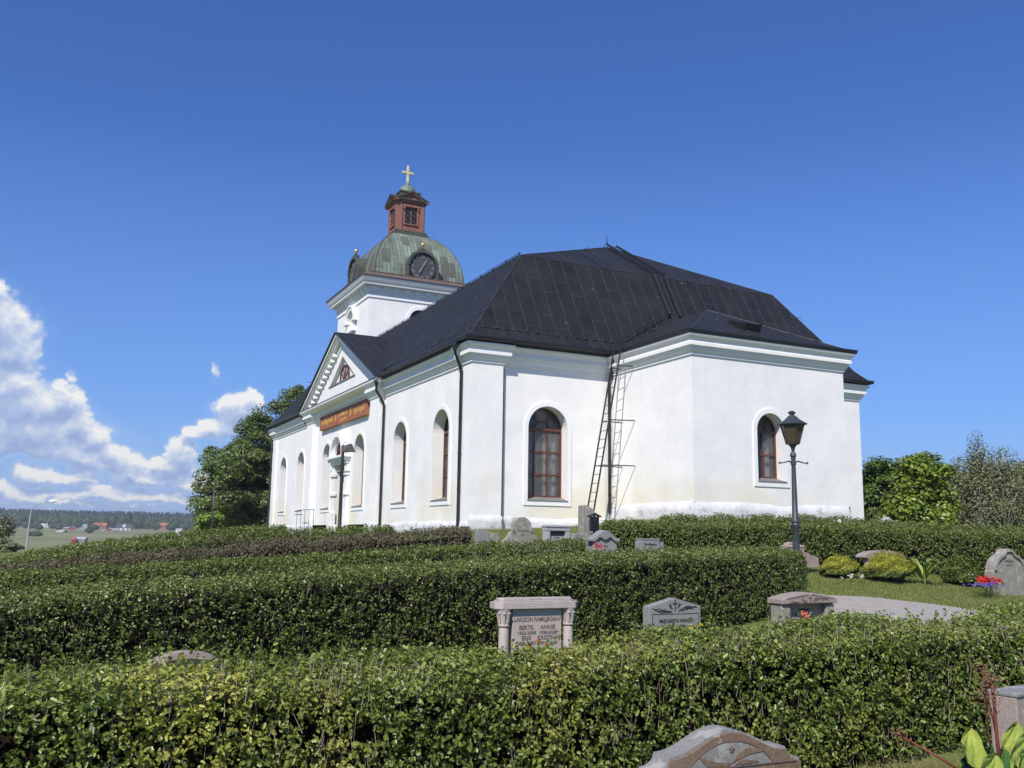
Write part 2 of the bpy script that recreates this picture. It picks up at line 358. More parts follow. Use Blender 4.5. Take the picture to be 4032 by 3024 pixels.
# windows: opening 1.67 wide (centre u measured from edge start)
ZS, ZT = 1.25, 3.82
def edge(i):
    a, b_ = PATH[i], PATH[(i + 1) % len(PATH)]; L = math.hypot(b_[0] - a[0], b_[1] - a[1]); d = ((b_[0] - a[0]) / L, (b_[1] - a[1]) / L)
    return a, d, (d[1], -d[0]), L
OPEN = {}
def add_open(pt, axis, val, w=1.67, zs=ZS, zt=ZT):
    """find the edge on the plane axis=val that holds the point"""
    for i in range(len(PATH)):
        a, d, n, L = edge(i)
        if abs(n[axis]) > .9 and abs(a[axis] - val) < 1e-3:
            u = (pt - a[1 - axis]) * d[1 - axis]
            if w / 2 < u < L - w / 2: OPEN.setdefault(i, []).append((u, w, zs, zt)); return
    raise SystemExit('no edge for opening %r' % ((pt, axis, val),))
for yy in (3.1, 7.85, 25.65, 30.3): add_open(yy, 0, .10)
for yy in (13.75, 19.7): add_open(yy, 0, .08)
add_open(16.72, 0, .08, 1.9, -.3, 2.9)         # portal recess
add_open(3.22, 1, .2)
add_open(15.71, 1, .2)
add_open(9.3, 1, -5.05, 1.25, 1.95, 3.62)
wall = MB(); ZTOP = 6.7
def ptop(i):
    a, d, n, L = edge(i)
    top = 1.05 if (a[1] < -.1 or PATH[(i + 1) % len(PATH)][1] < -.1) else (.50 if a[1] < .3 and n[1] < -.5 else .32)
    if a[0] > 12 and n[1] > -.5 and a[1] < 1: top = 1.05 if a[0] < 13 else .5
    return top
for i in range(len(PATH)):
    a, d, n, L = edge(i); wall_panel(wall, a, d, n, L, ptop(i) - .04 if i not in OPEN or OPEN[i][0][2] > 0 or len(OPEN[i]) > 1 and all(o[2] > 0 for o in OPEN[i]) else -1.0, ZTOP, OPEN.get(i, []))
wall_o = wall.build('wall', M['plaster'], church)
def sweep(mb, path, prof, closed=True):
    n_ = len(path); ns = []
    for i in range(n_):
        a, b_ = path[i], path[(i + 1) % n_]; L = math.hypot(b_[0] - a[0], b_[1] - a[1]); ns.append(((b_[1] - a[1]) / L, -(b_[0] - a[0]) / L))
    rows = []
    for (off, z) in prof:
        row = []
        for i in range(n_):
            if closed or 0 < i < n_ - 1: n1, n2 = ns[i - 1], ns[i]
            elif i == 0: n1 = n2 = ns[0]
            else: n1 = n2 = ns[n_ - 2]
            k = 1 + n1[0] * n2[0] + n1[1] * n2[1]; row.append((path[i][0] + off * (n1[0] + n2[0]) / k, path[i][1] + off * (n1[1] + n2[1]) / k, z))
        rows.append(row)
    base = len(mb.v)
    for r in rows: mb.vs(r)
    for j in range(len(rows) - 1):
        for i in range(n_ if closed else n_ - 1):
            i2 = (i + 1) % n_; mb.f.append((base + j * n_ + i, base + j * n_ + i2, base + (j + 1) * n_ + i2, base + (j + 1) * n_ + i))
CORN = [(.003, 6.02), (.05, 6.04), (.05, 6.12), (.09, 6.16), (.13, 6.20), (.145, 6.25), (.145, 6.31), (.235, 6.33), (.235, 6.44), (.215, 6.46), (.22, 6.51), (.26, 6.58), (.32, 6.63), (.34, 6.67), (.34, 6.72)]
cor = MB(); sweep(cor, PATH, CORN); cor_o = cor.build('cornice', M['trim'], church)
# rough whitewashed plinth
pl = MB()
def plinth_edge(i, top):
    a, d, n, L = edge(i); nu = max(2, int(L / .22)); nz = 7; rows = []
    for j in range(nz + 1):
        z = -.9 + (top + .9) * j / nz
        for k in range(nu + 1):
            u = L * k / nu; uu = u + (a[0] + a[1]) * 3.1
            f = .04 + .030 * math.sin(uu * 1.3 + z * 2) * math.sin(uu * 3.1 + 1) + .016 * math.sin(uu * 4.1 + z * 7 + 2 * math.sin(uu * 1.7)) * math.sin(z * 5 + uu) + .004 * rnd.uniform(-1, 1)
            if j == nz: f = .02 + .03 * math.sin(uu * 1.2) * math.sin(uu * .7)
            ex = f if k == nu else (-f if k == 0 else 0)
            # outer corners close by running on past the edge end
            zz = z + (.008 * math.sin(uu * 1.7) if j == nz else 0)
            rows.append(place(a, d, n, u + (ex if abs(ex) > 0 else 0) * CV[i][0 if k == 0 else 1], zz, f))
    b0 = pl.vs(rows)
    for j in range(nz):
        for k in range(nu): q = b0 + j * (nu + 1) + k; pl.f.append((q, q + 1, q + nu + 2, q + nu + 1))
    for k in range(nu):   # top ledge back to the wall
        p1, p2 = rows[nz * (nu + 1) + k], rows[nz * (nu + 1) + k + 1]
        q1 = place(a, d, n, L * k / nu, p1[2] + .01, -.09); q2 = place(a, d, n, L * (k + 1) / nu, p2[2] + .01, -.09); pl.poly([p1, p2, q2, q1])
CV = {}
for i in range(len(PATH)):
    def cx(j):
        (_, d1, _, _), (_, d2, _, _) = edge((j - 1) % len(PATH)), edge(j); return 1.0 if d1[0] * d2[1] - d1[1] * d2[0] > 0 else -1.0
    CV[i] = (cx(i), cx((i + 1) % len(PATH)))
for i in range(len(PATH)):
    a, d, n, L = edge(i)
    if i in OPEN and any(o[2] < 0 for o in OPEN[i]): continue
    top = ptop(i)
    plinth_edge(i, top)
pl.build('plinth', M['plinth'], church, smooth=True)
# ---- windows
def radial(mb, P, cx, cz, r0, r1, ang, w, d0, d1):
    a = R_(ang); c, s_ = math.cos(a), math.sin(a); px, pz = -s_ * w / 2, c * w / 2
    pts = [(cx + c * r0 + px, cz + s_ * r0 + pz), (cx + c * r1 + px, cz + s_ * r1 + pz), (cx + c * r1 - px, cz + s_ * r1 - pz), (cx + c * r0 - px, cz + s_ * r0 - pz)]
    mb.hexa([P(u, z, d0) for u, z in pts] + [P(u, z, d1) for u, z in pts])
def arc_band(mb, P, cx, cz, r0, r1, a0, a1, d0, d1, n=16):
    for i in range(n):
        t0, t1 = R_(a0 + (a1 - a0) * i / n), R_(a0 + (a1 - a0) * (i + 1) / n)
        q = [(cx + r0 * math.cos(t0), cz + r0 * math.sin(t0)), (cx + r1 * math.cos(t0), cz + r1 * math.sin(t0)), (cx + r1 * math.cos(t1), cz + r1 * math.sin(t1)), (cx + r0 * math.cos(t1), cz + r0 * math.sin(t1))]
        mb.hexa([P(u, z, d0) for u, z in q] + [P(u, z, d1) for u, z in q])
def rect(mb, P, u0, u1, z0, z1, d0, d1):
    mb.hexa([P(u0, z0, d0), P(u1, z0, d0), P(u1, z1, d0), P(u0, z1, d0), P(u0, z0, d1), P(u1, z0, d1), P(u1, z1, d1), P(u0, z1, d1)])
def window(i, uc, w, zs, zt, cols=3, rows=3, curtain=True):
    a, d, n, L = edge(i); P = lambda u, z, f=0.0: place(a, d, n, u, z, f)
    r = w / 2; D = -.53; fr = MB(); t_ = .07
    z_b = zs + .02
    rect(fr, P, uc - r, uc - r + t_, z_b, zt, D, D + .09); rect(fr, P, uc + r - t_, uc + r, z_b, zt, D, D + .09)
    rect(fr, P, uc - r + t_, uc + r - t_, z_b, z_b + t_, D, D + .09); rect(fr, P, uc - r + t_, uc + r - t_, zt - .05, zt + .05, D, D + .10)
    arc_band(fr, P, uc, zt, r - t_, r, 0, 180, D, D + .09)
    arc_band(fr, P, uc, zt, r * .34, r * .34 + .05, 0, 180, D + .01, D + .08, 10)
    for an in (58, 122): radial(fr, P, uc, zt, r * .34 + .04, r - .04, an, .045, D + .01, D + .075)
    if cols == 3: us = [uc - r + t_ + (w - 2 * t_) * q for q in (.285, .64)]
    else: us = [uc]
    for k_, u in enumerate(us):
        ww = .055 if k_ == 0 else .04; rect(fr, P, u - ww / 2, u + ww / 2, z_b + t_, zt - .05, D + .005, D + .085)
    for k_ in range(1, rows):
        z = z_b + (zt - z_b) * k_ / rows; rect(fr, P, uc - r + t_, uc + r - t_, z - .03, z + .03, D + .008, D + .08)
    wo_ = fr.build('window', M['frame'], church)
    g = MB(); A = arch_pts(uc, w - .02, zs, zt); g.poly([P(u, z, D + .035) for u, z in A]); g.build('pane', M['glass'], wo_)
    if curtain:
        cu = MB(); nn = 24
        for (ua, ub) in ((uc - r + .12, uc - r * .12), (uc + r * .18, uc + r - .12)):
            for q in range(nn):
                u0 = ua + (ub - ua) * q / nn; u1 = ua + (ub - ua) * (q + 1) / nn
                f0 = D - .16 + .02 * math.sin(q * 1.3); f1 = D - .16 + .02 * math.sin((q + 1) * 1.3)
                cu.poly([P(u0, zs + .1, f0), P(u1, zs + .1, f1), P(u1, zt - .1, f1), P(u0, zt - .1, f0)])
        cu.build('curtain', M['curtain'], wo_)
    s_ = MB(); s_.hexa([P(uc - r, zs + .02, D), P(uc + r, zs + .02, D), P(uc + r + .02, zs - .13, .06), P(uc - r - .02, zs - .13, .06),
                        P(uc - r, zs + .05, D), P(uc + r, zs + .05, D), P(uc + r + .02, zs - .10, .06), P(uc - r - .02, zs - .10, .06)]); s_.build('sill', M['slate'], wo_)
    cs = MB(); q = .17; rect(cs, P, uc - r - q, uc - r, zs - .30, zt, .0, .035); rect(cs, P, uc + r, uc + r + q, zs - .30, zt, .0, .035)
    rect(cs, P, uc - r, uc + r, zs - .30, zs - .11, .0, .035); arc_band(cs, P, uc, zt, r, r + q, 0, 180, .0, .035, 24); cs.build('casing', M['trim'], wo_)
M['glassw'] = M['glass']
# behind the panes: a dark room box
for i, lst in OPEN.items():
    for (uc, w, zs, zt) in lst:
        if zs > 0: window(i, uc, w, zs, zt, 3 if w > 1.4 else 2, 3 if w > 1.4 else 2)
# ---- portal
i_p = [i for i, l in OPEN.items() if any(o[2] < 0 for o in l)][0]
a, d, n, L = edge(i_p); up_ = [o for o in OPEN[i_p] if o[2] < 0][0][0]
P = lambda u, z, f=0.0: place(a, d, n, u, z, f)
pt = MB()
arc_band(pt, P, up_, 3.75, 1.0, 1.25, 0, 180, .0, .38, 22); arc_band(pt, P, up_, 3.75, .84, 1.0, 0, 180, .0, .2, 22)
rect(pt, P, up_ - 1.6, up_ + 1.6, 3.64, 3.75, 0, .45); rect(pt, P, up_ - 1.5, up_ + 1.5, 3.50, 3.64, 0, .34); rect(pt, P, up_ - 1.42, up_ + 1.42, 3.34, 3.50, 0, .22)
for s_ in (-1, 1):
    rect(pt, P, up_ + s_ * 1.2 - .25, up_ + s_ * 1.2 + .25, .9, 3.30, 0, .14)
    for z in (2.75, 1.75): rect(pt, P, up_ + s_ * 1.2 - .31, up_ + s_ * 1.2 + .31, z, z + .16, 0, .22)
    rect(pt, P, up_ + s_ * 1.2 - .36, up_ + s_ * 1.2 + .36, -.9, .9, 0, .26)
pt.build('portal', M['trim'], church, bevel=.01)
dr = MB(); rect(dr, P, up_ - .94, up_ + .94, -.3, 2.85, -.52, -.45)
for s_ in (-1, 1):
    for z0, z1 in ((.1, 1.1), (1.2, 2.5)): rect(dr, P, up_ + s_ * .47 - .3, up_ + s_ * .47 + .3, z0, z1, -.45, -.42)
dr_o = dr.build('door', M['door'], church); dh = MB(); dh.tube([P(up_ + .07, 1.0, -.40), P(up_ + .07, 1.25, -.36)], .015); dh.build('handle', M['black'], dr_o)
fl = MB(); g = MB(); r = .82
arc_band(fl, P, up_, 3.76, r - .1, r, 0, 180, .01, .09, 14)
for an in (45, 90, 135): radial(fl, P, up_, 3.76, .1, r - .08, an, .04, .02, .08)
fo = fl.build('window', M['frame'], church); g.poly([P(up_ + r * math.cos(R_(q)), 3.76 + r * math.sin(R_(q)), .03) for q in range(0, 181, 15)]); g.build('pane', M['dark'], fo)
# ---- roof
EAVE = 6.88
def ring(x0, y0, z): return [(x0, y0, z), (WN - x0, y0, z), (WN - x0, LN - y0, z), (x0, LN - y0, z)]
eav = ring(-.36, -.36, EAVE); fla = ring(.12, .10, 7.38); brk = ring(2.95, 2.12, 11.03)
rg0, rg1 = (XC, 6.06, 13.43), (XC, LN - 6.06, 13.43)
roof = MB(); seam = MB()
def roof_face(pts, upv=(0, 0, 1), sp=.62, off=0.0, target=None, joints=True):
    """pts[0]->pts[1] is the low edge"""
    (target or roof).poly(pts); p = [Vector(q) for q in pts]
    e = (p[1] - p[0]).normalized(); nrm = e.cross((p[-1] - p[0])).normalized()
    if nrm.z < 0: nrm = -nrm
    up = nrm.cross(e).normalized();
    if up.z < 0: up = -up
    uv_ = [((q - p[0]).dot(e), (q - p[0]).dot(up)) for q in p]; umin, umax = min(q[0] for q in uv_), max(q[0] for q in uv_)
    u = umin + sp * (.5 + off); lastv = None
    while u < umax - .1:
        vs = []
        for k in range(len(uv_)):
            (u0, v0), (u1, v1) = uv_[k], uv_[(k + 1) % len(uv_)]
            if (u0 - u) * (u1 - u) < 0: vs.append(v0 + (v1 - v0) * (u - u0) / (u1 - u0))
        if len(vs) >= 2 and max(vs) - min(vs) > .1:
            lo, hi = min(vs), max(vs); A = p[0] + e * u + up * lo; B = p[0] + e * u + up * hi
            seam.bar(A + nrm * .012, B + nrm * .012, .022, .035, nrm)
            if joints and hi - lo > 1.0:
                z = lo + (.35 if int(u / sp) % 2 else .95) * 1.1
                while z < hi - .2:
                    J = p[0] + e * (u + .02) + up * z; seam.bar(J, J + e * (sp - .04), .030, .012, nrm); z += 1.9
        u += sp
def quad_ring(a_, b_, **k):
    for i in range(4):
        j = (i + 1) % 4; roof_face([a_[i], a_[j], b_[j], b_[i]], **k)
for i in range(3): roof_face([eav[i], eav[i + 1], fla[i + 1], fla[i]], joints=False)
def on_eave(y): return (eav[0][0], y, EAVE), (fla[0][0], y, fla[0][2])
for ya, yb in ((eav[3][1], 16.7 + 6.9), (16.7 - 6.9, eav[0][1])):
    (ea, fa), (eb, fb_) = on_eave(ya), on_eave(yb)
    roof_face([ea, eb, fla[0] if yb == eav[0][1] else fb_, fla[3] if ya == eav[3][1] else fa], joints=False); quad_ring(fla, brk)
roof_face([brk[0], brk[1], rg0], off=.2); roof_face([brk[2], brk[3], rg1])
roof_face([brk[1], brk[2], rg1, rg0]); roof_face([brk[3], brk[0], rg0, rg1])
# hips, breaks and ridge: rolled edge strips
for A, B in [(fla[i], fla[(i + 1) % 4]) for i in range(4)] + [(brk[i], brk[(i + 1) % 4]) for i in range(4)] + [(eav[i], fla[i]) for i in range(4)] + [(fla[i], brk[i]) for i in range(4)] + [(brk[0], rg0), (brk[1], rg0), (brk[2], rg1), (brk[3], rg1), (rg0, rg1)]:
    seam.tube([A, B], .028, 6)
# sacristy roof (hipped)
SE = 6.80; sx0, sx1, sy0 = 5.95 - .27, 12.86 + .27, -5.05 - .27; pk = (9.41, -1.53, 8.74); rb = (9.41, 1.4, 8.74)
roof_face([(sx0, sy0, SE), (sx1, sy0, SE), pk]); roof_face([(sx0, .3, SE), (sx0, sy0, SE), pk, (9.41, .95, 8.74)], joints=False); roof_face([(sx1, sy0, SE), (sx1, .3, SE), (9.41, .95, 8.74), pk], joints=False)
for A, B in (((sx0, sy0, SE), pk), ((sx1, sy0, SE), pk), (pk, (9.41, .95, 8.74)), ((sx0, .0, SE + .25), (9.41, .93, 8.76)), ((sx1, 0, SE + .25), (9.41, .93, 8.76))): seam.tube([A, B], .03, 6)
# gabled roof over the portico
GY = 16.7; GH = 7.15; GZ0, GZ1 = 6.86, 10.22; gx = -.62
for s_ in (-1, 1):
    ye = GY + s_ * GH
    roof_face([(gx, ye, GZ0), (.6, ye, GZ0), (2.55, GY, GZ1), (gx, GY, GZ1)] if s_ < 0 else [(.6, ye, GZ0), (gx, ye, GZ0), (gx, GY, GZ1), (2.55, GY, GZ1)], sp=.62, joints=False)
    seam.tube([(gx, ye, GZ0), (gx, GY, GZ1 + .01)], .035, 6); seam.tube([(-.05, ye, GZ0 + .22), (2.4, GY, GZ1 + .03)], .05, 6)
seam.tube([(gx, GY, GZ1), (2.5, GY, GZ1)], .035, 6)
roof_o = roof.build('roof', M['roof'], church); seam.build('seam', M['seam'], roof_o)
sk = MB(); nS = Vector((0, -(8.74 - SE), 1)).normalized()
for (A, B) in (((9.05, -3.25, 7.93), (9.55, -4.25, 7.47)),): 
    A = Vector(A); B = Vector(B)
    nn = Vector((0, -1.94, 3.98)).normalized(); c_ = Vector((9.33, -3.75, 7.62)); ee = Vector((1, 0, 0)); uu = Vector((0, .899, .438))
    cs_ = [c_ + ee * x + uu * y for x, y in ((-.38, -.5), (.38, -.5), (.38, .5), (-.38, .5))]; sk.hexa([q for q in cs_] + [q + nn * h for q, h in zip(cs_, (.26, .26, .10, .10))])
sk.build('roof_hatch', M['black'], roof_o)
# lightning rod at the hip peak, snow rails
rail = MB(); rail.tube([(rg0[0], rg0[1], rg0[2]), (rg0[0], rg0[1], rg0[2] + .55)], .018, 6)
for an in range(3): rail.tube([(rg0[0], rg0[1], rg0[2] + .25), (rg0[0] + .22 * math.cos(an * 2.1), rg0[1] + .22 * math.sin(an * 2.1), rg0[2] + .02)], .012, 5)
rail.build('lightning_rod', M['black'], roof_o)
sr = MB()
def snow_rail(A, B, h, n_):
    A, B = Vector(A), Vector(B)
    for hh in h: sr.tube([A + Vector((0, 0, hh)), B + Vector((0, 0, hh))], .016, 5)
    for k in range(n_ + 1): q = A.lerp(B, k / n_); sr.bar(q, q + Vector((0, 0, max(h) + .03)), .03, .05)
snow_rail((2.98, 2.3, 11.03), (2.98, 30.5, 11.03), (.07, .14), 22)
snow_rail((6.3, -.02, 7.38), (9.3, .93, 8.98), (.12,), 6)
snow_rail((.55, .62, 8.0), (.55, .62, 8.0 + .001), (.0,), 1)
sr.build('snow_rail', M['black'], roof_o)
dbl = MB()                                     # flare clips along the foot of the slope
for k in range(14): u = .5 + k * .42; dbl.bar((u, .06, 7.40), (u + .16, .06, 7.40), .04, .03)
for k in range(60): v = .4 + k * .5; dbl.bar((.08, v, 7.40), (.08, v + .16, 7.40), .04, .03)
dbl.build('eave_clip', M['seam'], roof_o)
# gutters
gt = MB()
GP = [(.75 - .64, .3 - .9)]
def gutter(path, z, closed=False):
    g_ = [(-.06, z + .10), (.0, z + .02), (.02, z - .06), (.06, z - .10), (.10, z - .08), (.125, z), (.125, z + .05), (.11, z + .05), (.10, z), (.06, z - .06), (.03, z - .03), (.015, z + .03)]
    sweep(gt, path, g_, closed)
    sweep(gt, path, [(-.40, z - .12), (-.02, z - .12), (-.02, z + .06)], closed)
gutter([(-.36, 33.86), (-.36, GY + GH)], EAVE); gutter([(-.36, GY - GH), (-.36, -.36), (5.68, -.36)], EAVE)
gutter([(13.13, -.36), (WN + .36, -.36), (WN + .36, 33.86)], EAVE)
gutter([(sx0, -.30), (sx0, sy0), (sx1, sy0), (sx1, -.30)], SE)
gt.build('gutter', M['black'], church)
def downpipe(pts, r=.055, hopper=None):
    mb = MB(); mb.tube(pts, r, 10)
    if hopper: mb.lathe([(.06, -.28), (.12, -.1), (.13, .0), (.13, .03)], hopper, 8)
    for q in pts[2:-1]:
        pass
    x, y = pts[-1][0], pts[-1][1]
    z = pts[-2][2] - .5
    while z > pts[-1][2]: mb.lathe([(r + .012, 0), (r + .012, .05)], (x, y, z), 10); z -= 1.3
    mb.build('downpipe', M['black'], church, smooth='angle')
downpipe([(-.47, .55, 6.78), (-.47, .55, 6.5), (-.42, .6, 6.36), (-.15, .80, 5.98), (-.09, .82, 5.85), (-.09, .82, -.1)], hopper=(-.47, .55, 6.75))
downpipe([(-.47, 9.75, 6.78), (-.47, 9.75, 6.5), (-.45, 9.8, 6.25), (-.03, 9.97, 5.75), (.0, 9.98, 5.6), (.0, 9.98, -.4)], hopper=(-.47, 9.75, 6.75))
downpipe([(-.47, 33.8, 6.78), (-.47, 33.8, 6.5), (-.35, 33.7, 6.2), (-.1, 33.4, 5.9), (-.09, 33.3, -.5)], hopper=(-.47, 33.8, 6.75))
downpipe([(-.50, 23.9, 6.9), (-.48, 23.9, 6.6), (-.3, 23.7, 6.3), (-.2, 23.55, 6.0)], hopper=None)
downpipe([(5.75, -.42, 6.78), (5.75, -.42, 6.5), (5.84, -.12, 6.2), (5.86, -.06, 6.0), (5.84, .08, 5.8), (5.84, .06, .75)], .06, hopper=(5.75, -.42, 6.72))
cb = MB(); cb.tube([(1.30, .12, 5.95), (1.30, .12, .5), (1.30, .05, .42), (1.30, .0, .05)], .045, 8); cb.build('cable_pipe', M['iron'], church)
# ---- pediment
ped = MB(); px_ = -.14
yo, zo, yi, zi, zb, zbi = 6.6, 9.86, 2.35, 9.05, 6.7, 7.66
outer = [(GY - 6.9, zb), (GY + 6.9, zb), (GY, zo + .15)]; inner = [(GY - yi, zbi), (GY + yi, zbi), (GY, zi - .05)]
for i in range(3):
    j = (i + 1) % 3; ped.poly([(px_, outer[i][0], outer[i][1]), (px_, outer[j][0], outer[j][1]), (px_, inner[j][0], inner[j][1]), (px_, inner[i][0], inner[i][1])])
    ped.poly([(px_, inner[i][0], inner[i][1]), (px_, inner[j][0], inner[j][1]), (px_ + .20, inner[j][0], inner[j][1]), (px_ + .20, inner[i][0], inner[i][1])])
ped.poly([(px_ + .20, q[0], q[1]) for q in inner])
ped.build('tympanum', M['plaster'], church)
rk = MB(); DEN = []
sl = Vector((0, GH, GZ1 - GZ0)).normalized()
for s_ in (-1, 1):
    dv = Vector((0, -s_ * sl.y, sl.z)); nv = Vector((0, s_ * sl.z, sl.y))   # along the rake towards the apex, and its outer normal
    E0 = Vector((0, GY + s_ * (GH - .0), GZ0)); A0 = Vector((0, GY, GZ1))
    def rake(x0, x1, t0, t1, ea=0.0):
        e0 = E0 + dv * ea - nv * t0; e1_ = E0 + dv * ea - nv * t1
        # meet in the vertical plane of the apex
        k0 = (GY - e0.y) / dv.y; k1 = (GY - e1_.y) / dv.y; a0 = e0 + dv * k0; a1 = e1_ + dv * k1
        rk.hexa([(x0, e1_.y, e1_.z), (x1, e1_.y, e1_.z), (x1, a1.y, a1.z), (x0, a1.y, a1.z), (x0, e0.y, e0.z), (x1, e0.y, e0.z), (x1, a0.y, a0.z), (x0, a0.y, a0.z)])
    rake(-.56, -.02, .035, .16); rake(-.47, -.02, .162, .26); rake(-.40, -.02, .262, .36, .3); rake(-.20, -.02, .362, .62, .9)
    Lr = (A0 - E0).length; k = 1.3
    while k < Lr - .9 and s_ > 0:
        c_ = E0 + dv * k - nv * .49; den = MB(); DEN.append(den); den.hexa([tuple(Vector((x, 0, 0)) + c_ + dv * q + nv * w_) for w_ in (-.10, .125) for x, q in ((-.37, -.1), (-.205, -.1), (-.205, .1), (-.37, .1))]); k += .52
hz = MB(); sweep(hz, [(-.14, GY + GH - .05), (-.14, GY - GH + .05)], [(.0, 6.55), (.32, 6.6), (.42, 6.68), (.44, 6.76), (.40, 6.80), (.0, 6.86)], False)
rk_o = rk.build('raking_cornice', M['trim'], church); [q_.build('modillion', M['trim'], rk_o) for q_ in DEN]; hz.build('pediment_base', M['trim'], church)
hzt = MB(); hzt.hexa([(-.60, GY - GH, 6.79), (-.13, GY - GH, 6.87), (-.13, GY + GH, 6.87), (-.60, GY + GH, 6.79), (-.60, GY - GH, 6.81), (-.13, GY - GH, 6.89), (-.13, GY + GH, 6.89), (-.60, GY + GH, 6.81)]); hzt.build('pediment_flashing', M['black'], church)
P = lambda u, z, f=0.0: (px_ + .19 - f, GY + u, z)
lu = MB(); arc_band(lu, P, 0, 7.74, .76, .84, 0, 180, 0, .08, 16); rect(lu, P, -.84, .84, 7.68, 7.74, 0, .09)
for an in (36, 72, 108, 144): radial(lu, P, 0, 7.74, .24, .77, an, .035, .01, .07)
arc_band(lu, P, 0, 7.74, .16, .21, 0, 180, .01, .07, 8)
lo = lu.build('window', M['frame'], church); g = MB(); g.poly([P(.80 * math.cos(R_(q)), 7.74 + .80 * math.sin(R_(q)), .02) for q in range(0, 181, 12)]); g.build('pane', M['curtain'], lo)
fb = MB(); fb.box(px_ - .05, px_ + .19, GY - yi - .08, GY + yi + .08, zbi - .03, zbi + .02); fb.build('pediment_flashing', M['slate'], church)
# ---- inscription board above the portal
sb = MB(); Y0, Y1, Z0, Z1 = 12.35, 20.85, 5.46, 6.22; bx = -.03
sb.box(bx - .05, bx + .09, Y0, Y1, Z0, Z1); sb.box(bx - .08, bx - .05, Y0, Y1, Z0, Z0 + .05); sb.box(bx - .08, bx - .05, Y0, Y1, Z1 - .05, Z1)
sb.box(bx - .08, bx - .05, Y0, Y0 + .05, Z0 + .05, Z1 - .05); sb.box(bx - .08, bx - .05, Y1 - .05, Y1, Z0 + .05, Z1 - .05)
sb_o = sb.build('sign_board', M['sign'], church)
def on_x(y, z, x=bx - .055): return Matrix(((0, 0, -1, x), (-1, 0, 0, y), (0, 1, 0, z), (0, 0, 0, 1)))
def on_y(x, z, y): return Matrix(((1, 0, 0, x), (0, 0, -1, y), (0, 1, 0, z), (0, 0, 0, 1)))
for (s_, y, z, sz, xs) in (('Grundlagd under', 19.45, 5.72, .42, .84), ('och fullbordad i', 16.38, 5.84, .34, .74), ('åren 1802-1805', 16.38, 5.57, .21, 1.0), ('regeringstid', 13.60, 5.72, .44, .86)):
    text_mesh(s_, sz, M['text_gold'], sb_o, 'lettering', on_x(y, z), .004, 'CENTER', xs)
em = MB()
for yy in (17.75, 15.0):
    P = lambda u, z, f=0.0: (bx - .052 - f, yy - u, z)
    arc_band(em, P, 0, 5.80, .09, .125, 0, 360, 0, .01, 16); rect(em, P, -.012, .012, 5.68, 5.93, 0, .012)
    rect(em, P, -.09, .09, 5.93, 5.96, 0, .01)
    for k in (-.07, 0, .07): rect(em, P, k - .012, k + .012, 5.96, 6.03 + (.04 if k == 0 else 0), 0, .01)
em.build('royal_monogram', M['text_gold'], sb_o)
# small round meter on the pier
mt = MB(); mt.lathe([(.11, 0), (.11, .03), (.09, .045), (.001, .05)], (0, 0, 0), 16)
for i_, v in enumerate(mt.v): mt.v[i_] = (.095 - v[2], 1.18 + v[0], 5.35 + v[1])
mt.build('wall_plaque', M['trim'], church)
# ================================================================== tower
T = 3.9; ty0 = 31.15; TC = (XC, ty0 + T); tx0 = XC - T
tw = MB(); TP = [(tx0, ty0 + 2 * T), (tx0, ty0), (tx0 + 2 * T, ty0), (tx0 + 2 * T, ty0 + 2 * T)]
for i in range(4):
    a_, b_ = TP[i], TP[(i + 1) % 4]; L = 2 * T; d = ((b_[0] - a_[0]) / L, (b_[1] - a_[1]) / L); n = (d[1], -d[0])
    ops = [(T, 1.5, 14.55, 15.25)] if i == 0 else ([(T - .1, 1.5, 13.3, 14.95)] if i == 1 else [])
    wall_panel(tw, a_, d, n, L, -.5 if i else -.5, 17.0, ops, .45)
    P = lambda u, z, f=0.0, a_=a_, d=d, n=n: place(a_, d, n, u, z, f)
    if i == 1:
        c2 = MB(); arc_band(c2, P, T - .1, 14.95, .76, 1.0, 0, 180, 0, .04, 20); rect(c2, P, T - 1.1, T - .86, 13.3, 14.95, 0, .04); rect(c2, P, T + .66, T + .9, 13.3, 14.95, 0, .04)
        c2.build('casing', M['trim'], church); lv = MB(); lv.poly([P(u, z, -.30) for u, z in arch_pts(T - .1, 1.5, 13.3, 14.95)]); lv.build('louvre', M['dark'], church)
    if i == 0:
        c2 = MB(); arc_band(c2, P, T, 15.25, .78, 1.02, 0, 180, 0, .20, 16); arc_band(c2, P, T, 15.25, 1.02, 1.14, 0, 180, 0, .28, 16)
        for s_ in (-1, 1): rect(c2, P, T + s_ * 1.05 - .34, T + s_ * 1.05 + .34, 15.08, 15.25, 0, .30); rect(c2, P, T + s_ * .9 - .13, T + s_ * .9 + .13, 14.5, 15.08, 0, .12)
        rect(c2, P, T - 1.1, T + 1.1, 14.36, 14.5, 0, .26); c2.build('casing', M['trim'], church)
        lv = MB(); lv.poly([P(u, z, -.40) for u, z in arch_pts(T, 1.5, 14.55, 15.25)]); lv.build('blind_niche', M['plaster'], church)
tw.build('tower_wall', M['plaster'], church)
tcn = MB(); sweep(tcn, TP, [(.003, 16.2), (.07, 16.22), (.07, 16.55), (.12, 16.58), (.12, 17.02), (.52, 17.04), (.55, 17.16), (.62, 17.24), (.70, 17.38), (.74, 17.48), (.76, 17.55), (.1, 17.60)])
tc_o = tcn.build('tower_cornice', M['trim'], church)
dn = MB()
for i in range(4):
    a_, b_ = TP[i], TP[(i + 1) % 4]; L = 2 * T; d = ((b_[0] - a_[0]) / L, (b_[1] - a_[1]) / L); n = (d[1], -d[0])
    P = lambda u, z, f=0.0, a_=a_, d=d, n=n: place(a_, d, n, u, z, f)
    k = .16
    while k < L: dn = MB(); rect(dn, P, k, k + .34, 16.72, 17.02, .12, .29); rect(dn, P, k + .02, k + .32, 16.62, 16.72, .12, .19); dn.build('dentil', M['trim'], tc_o); k += .81
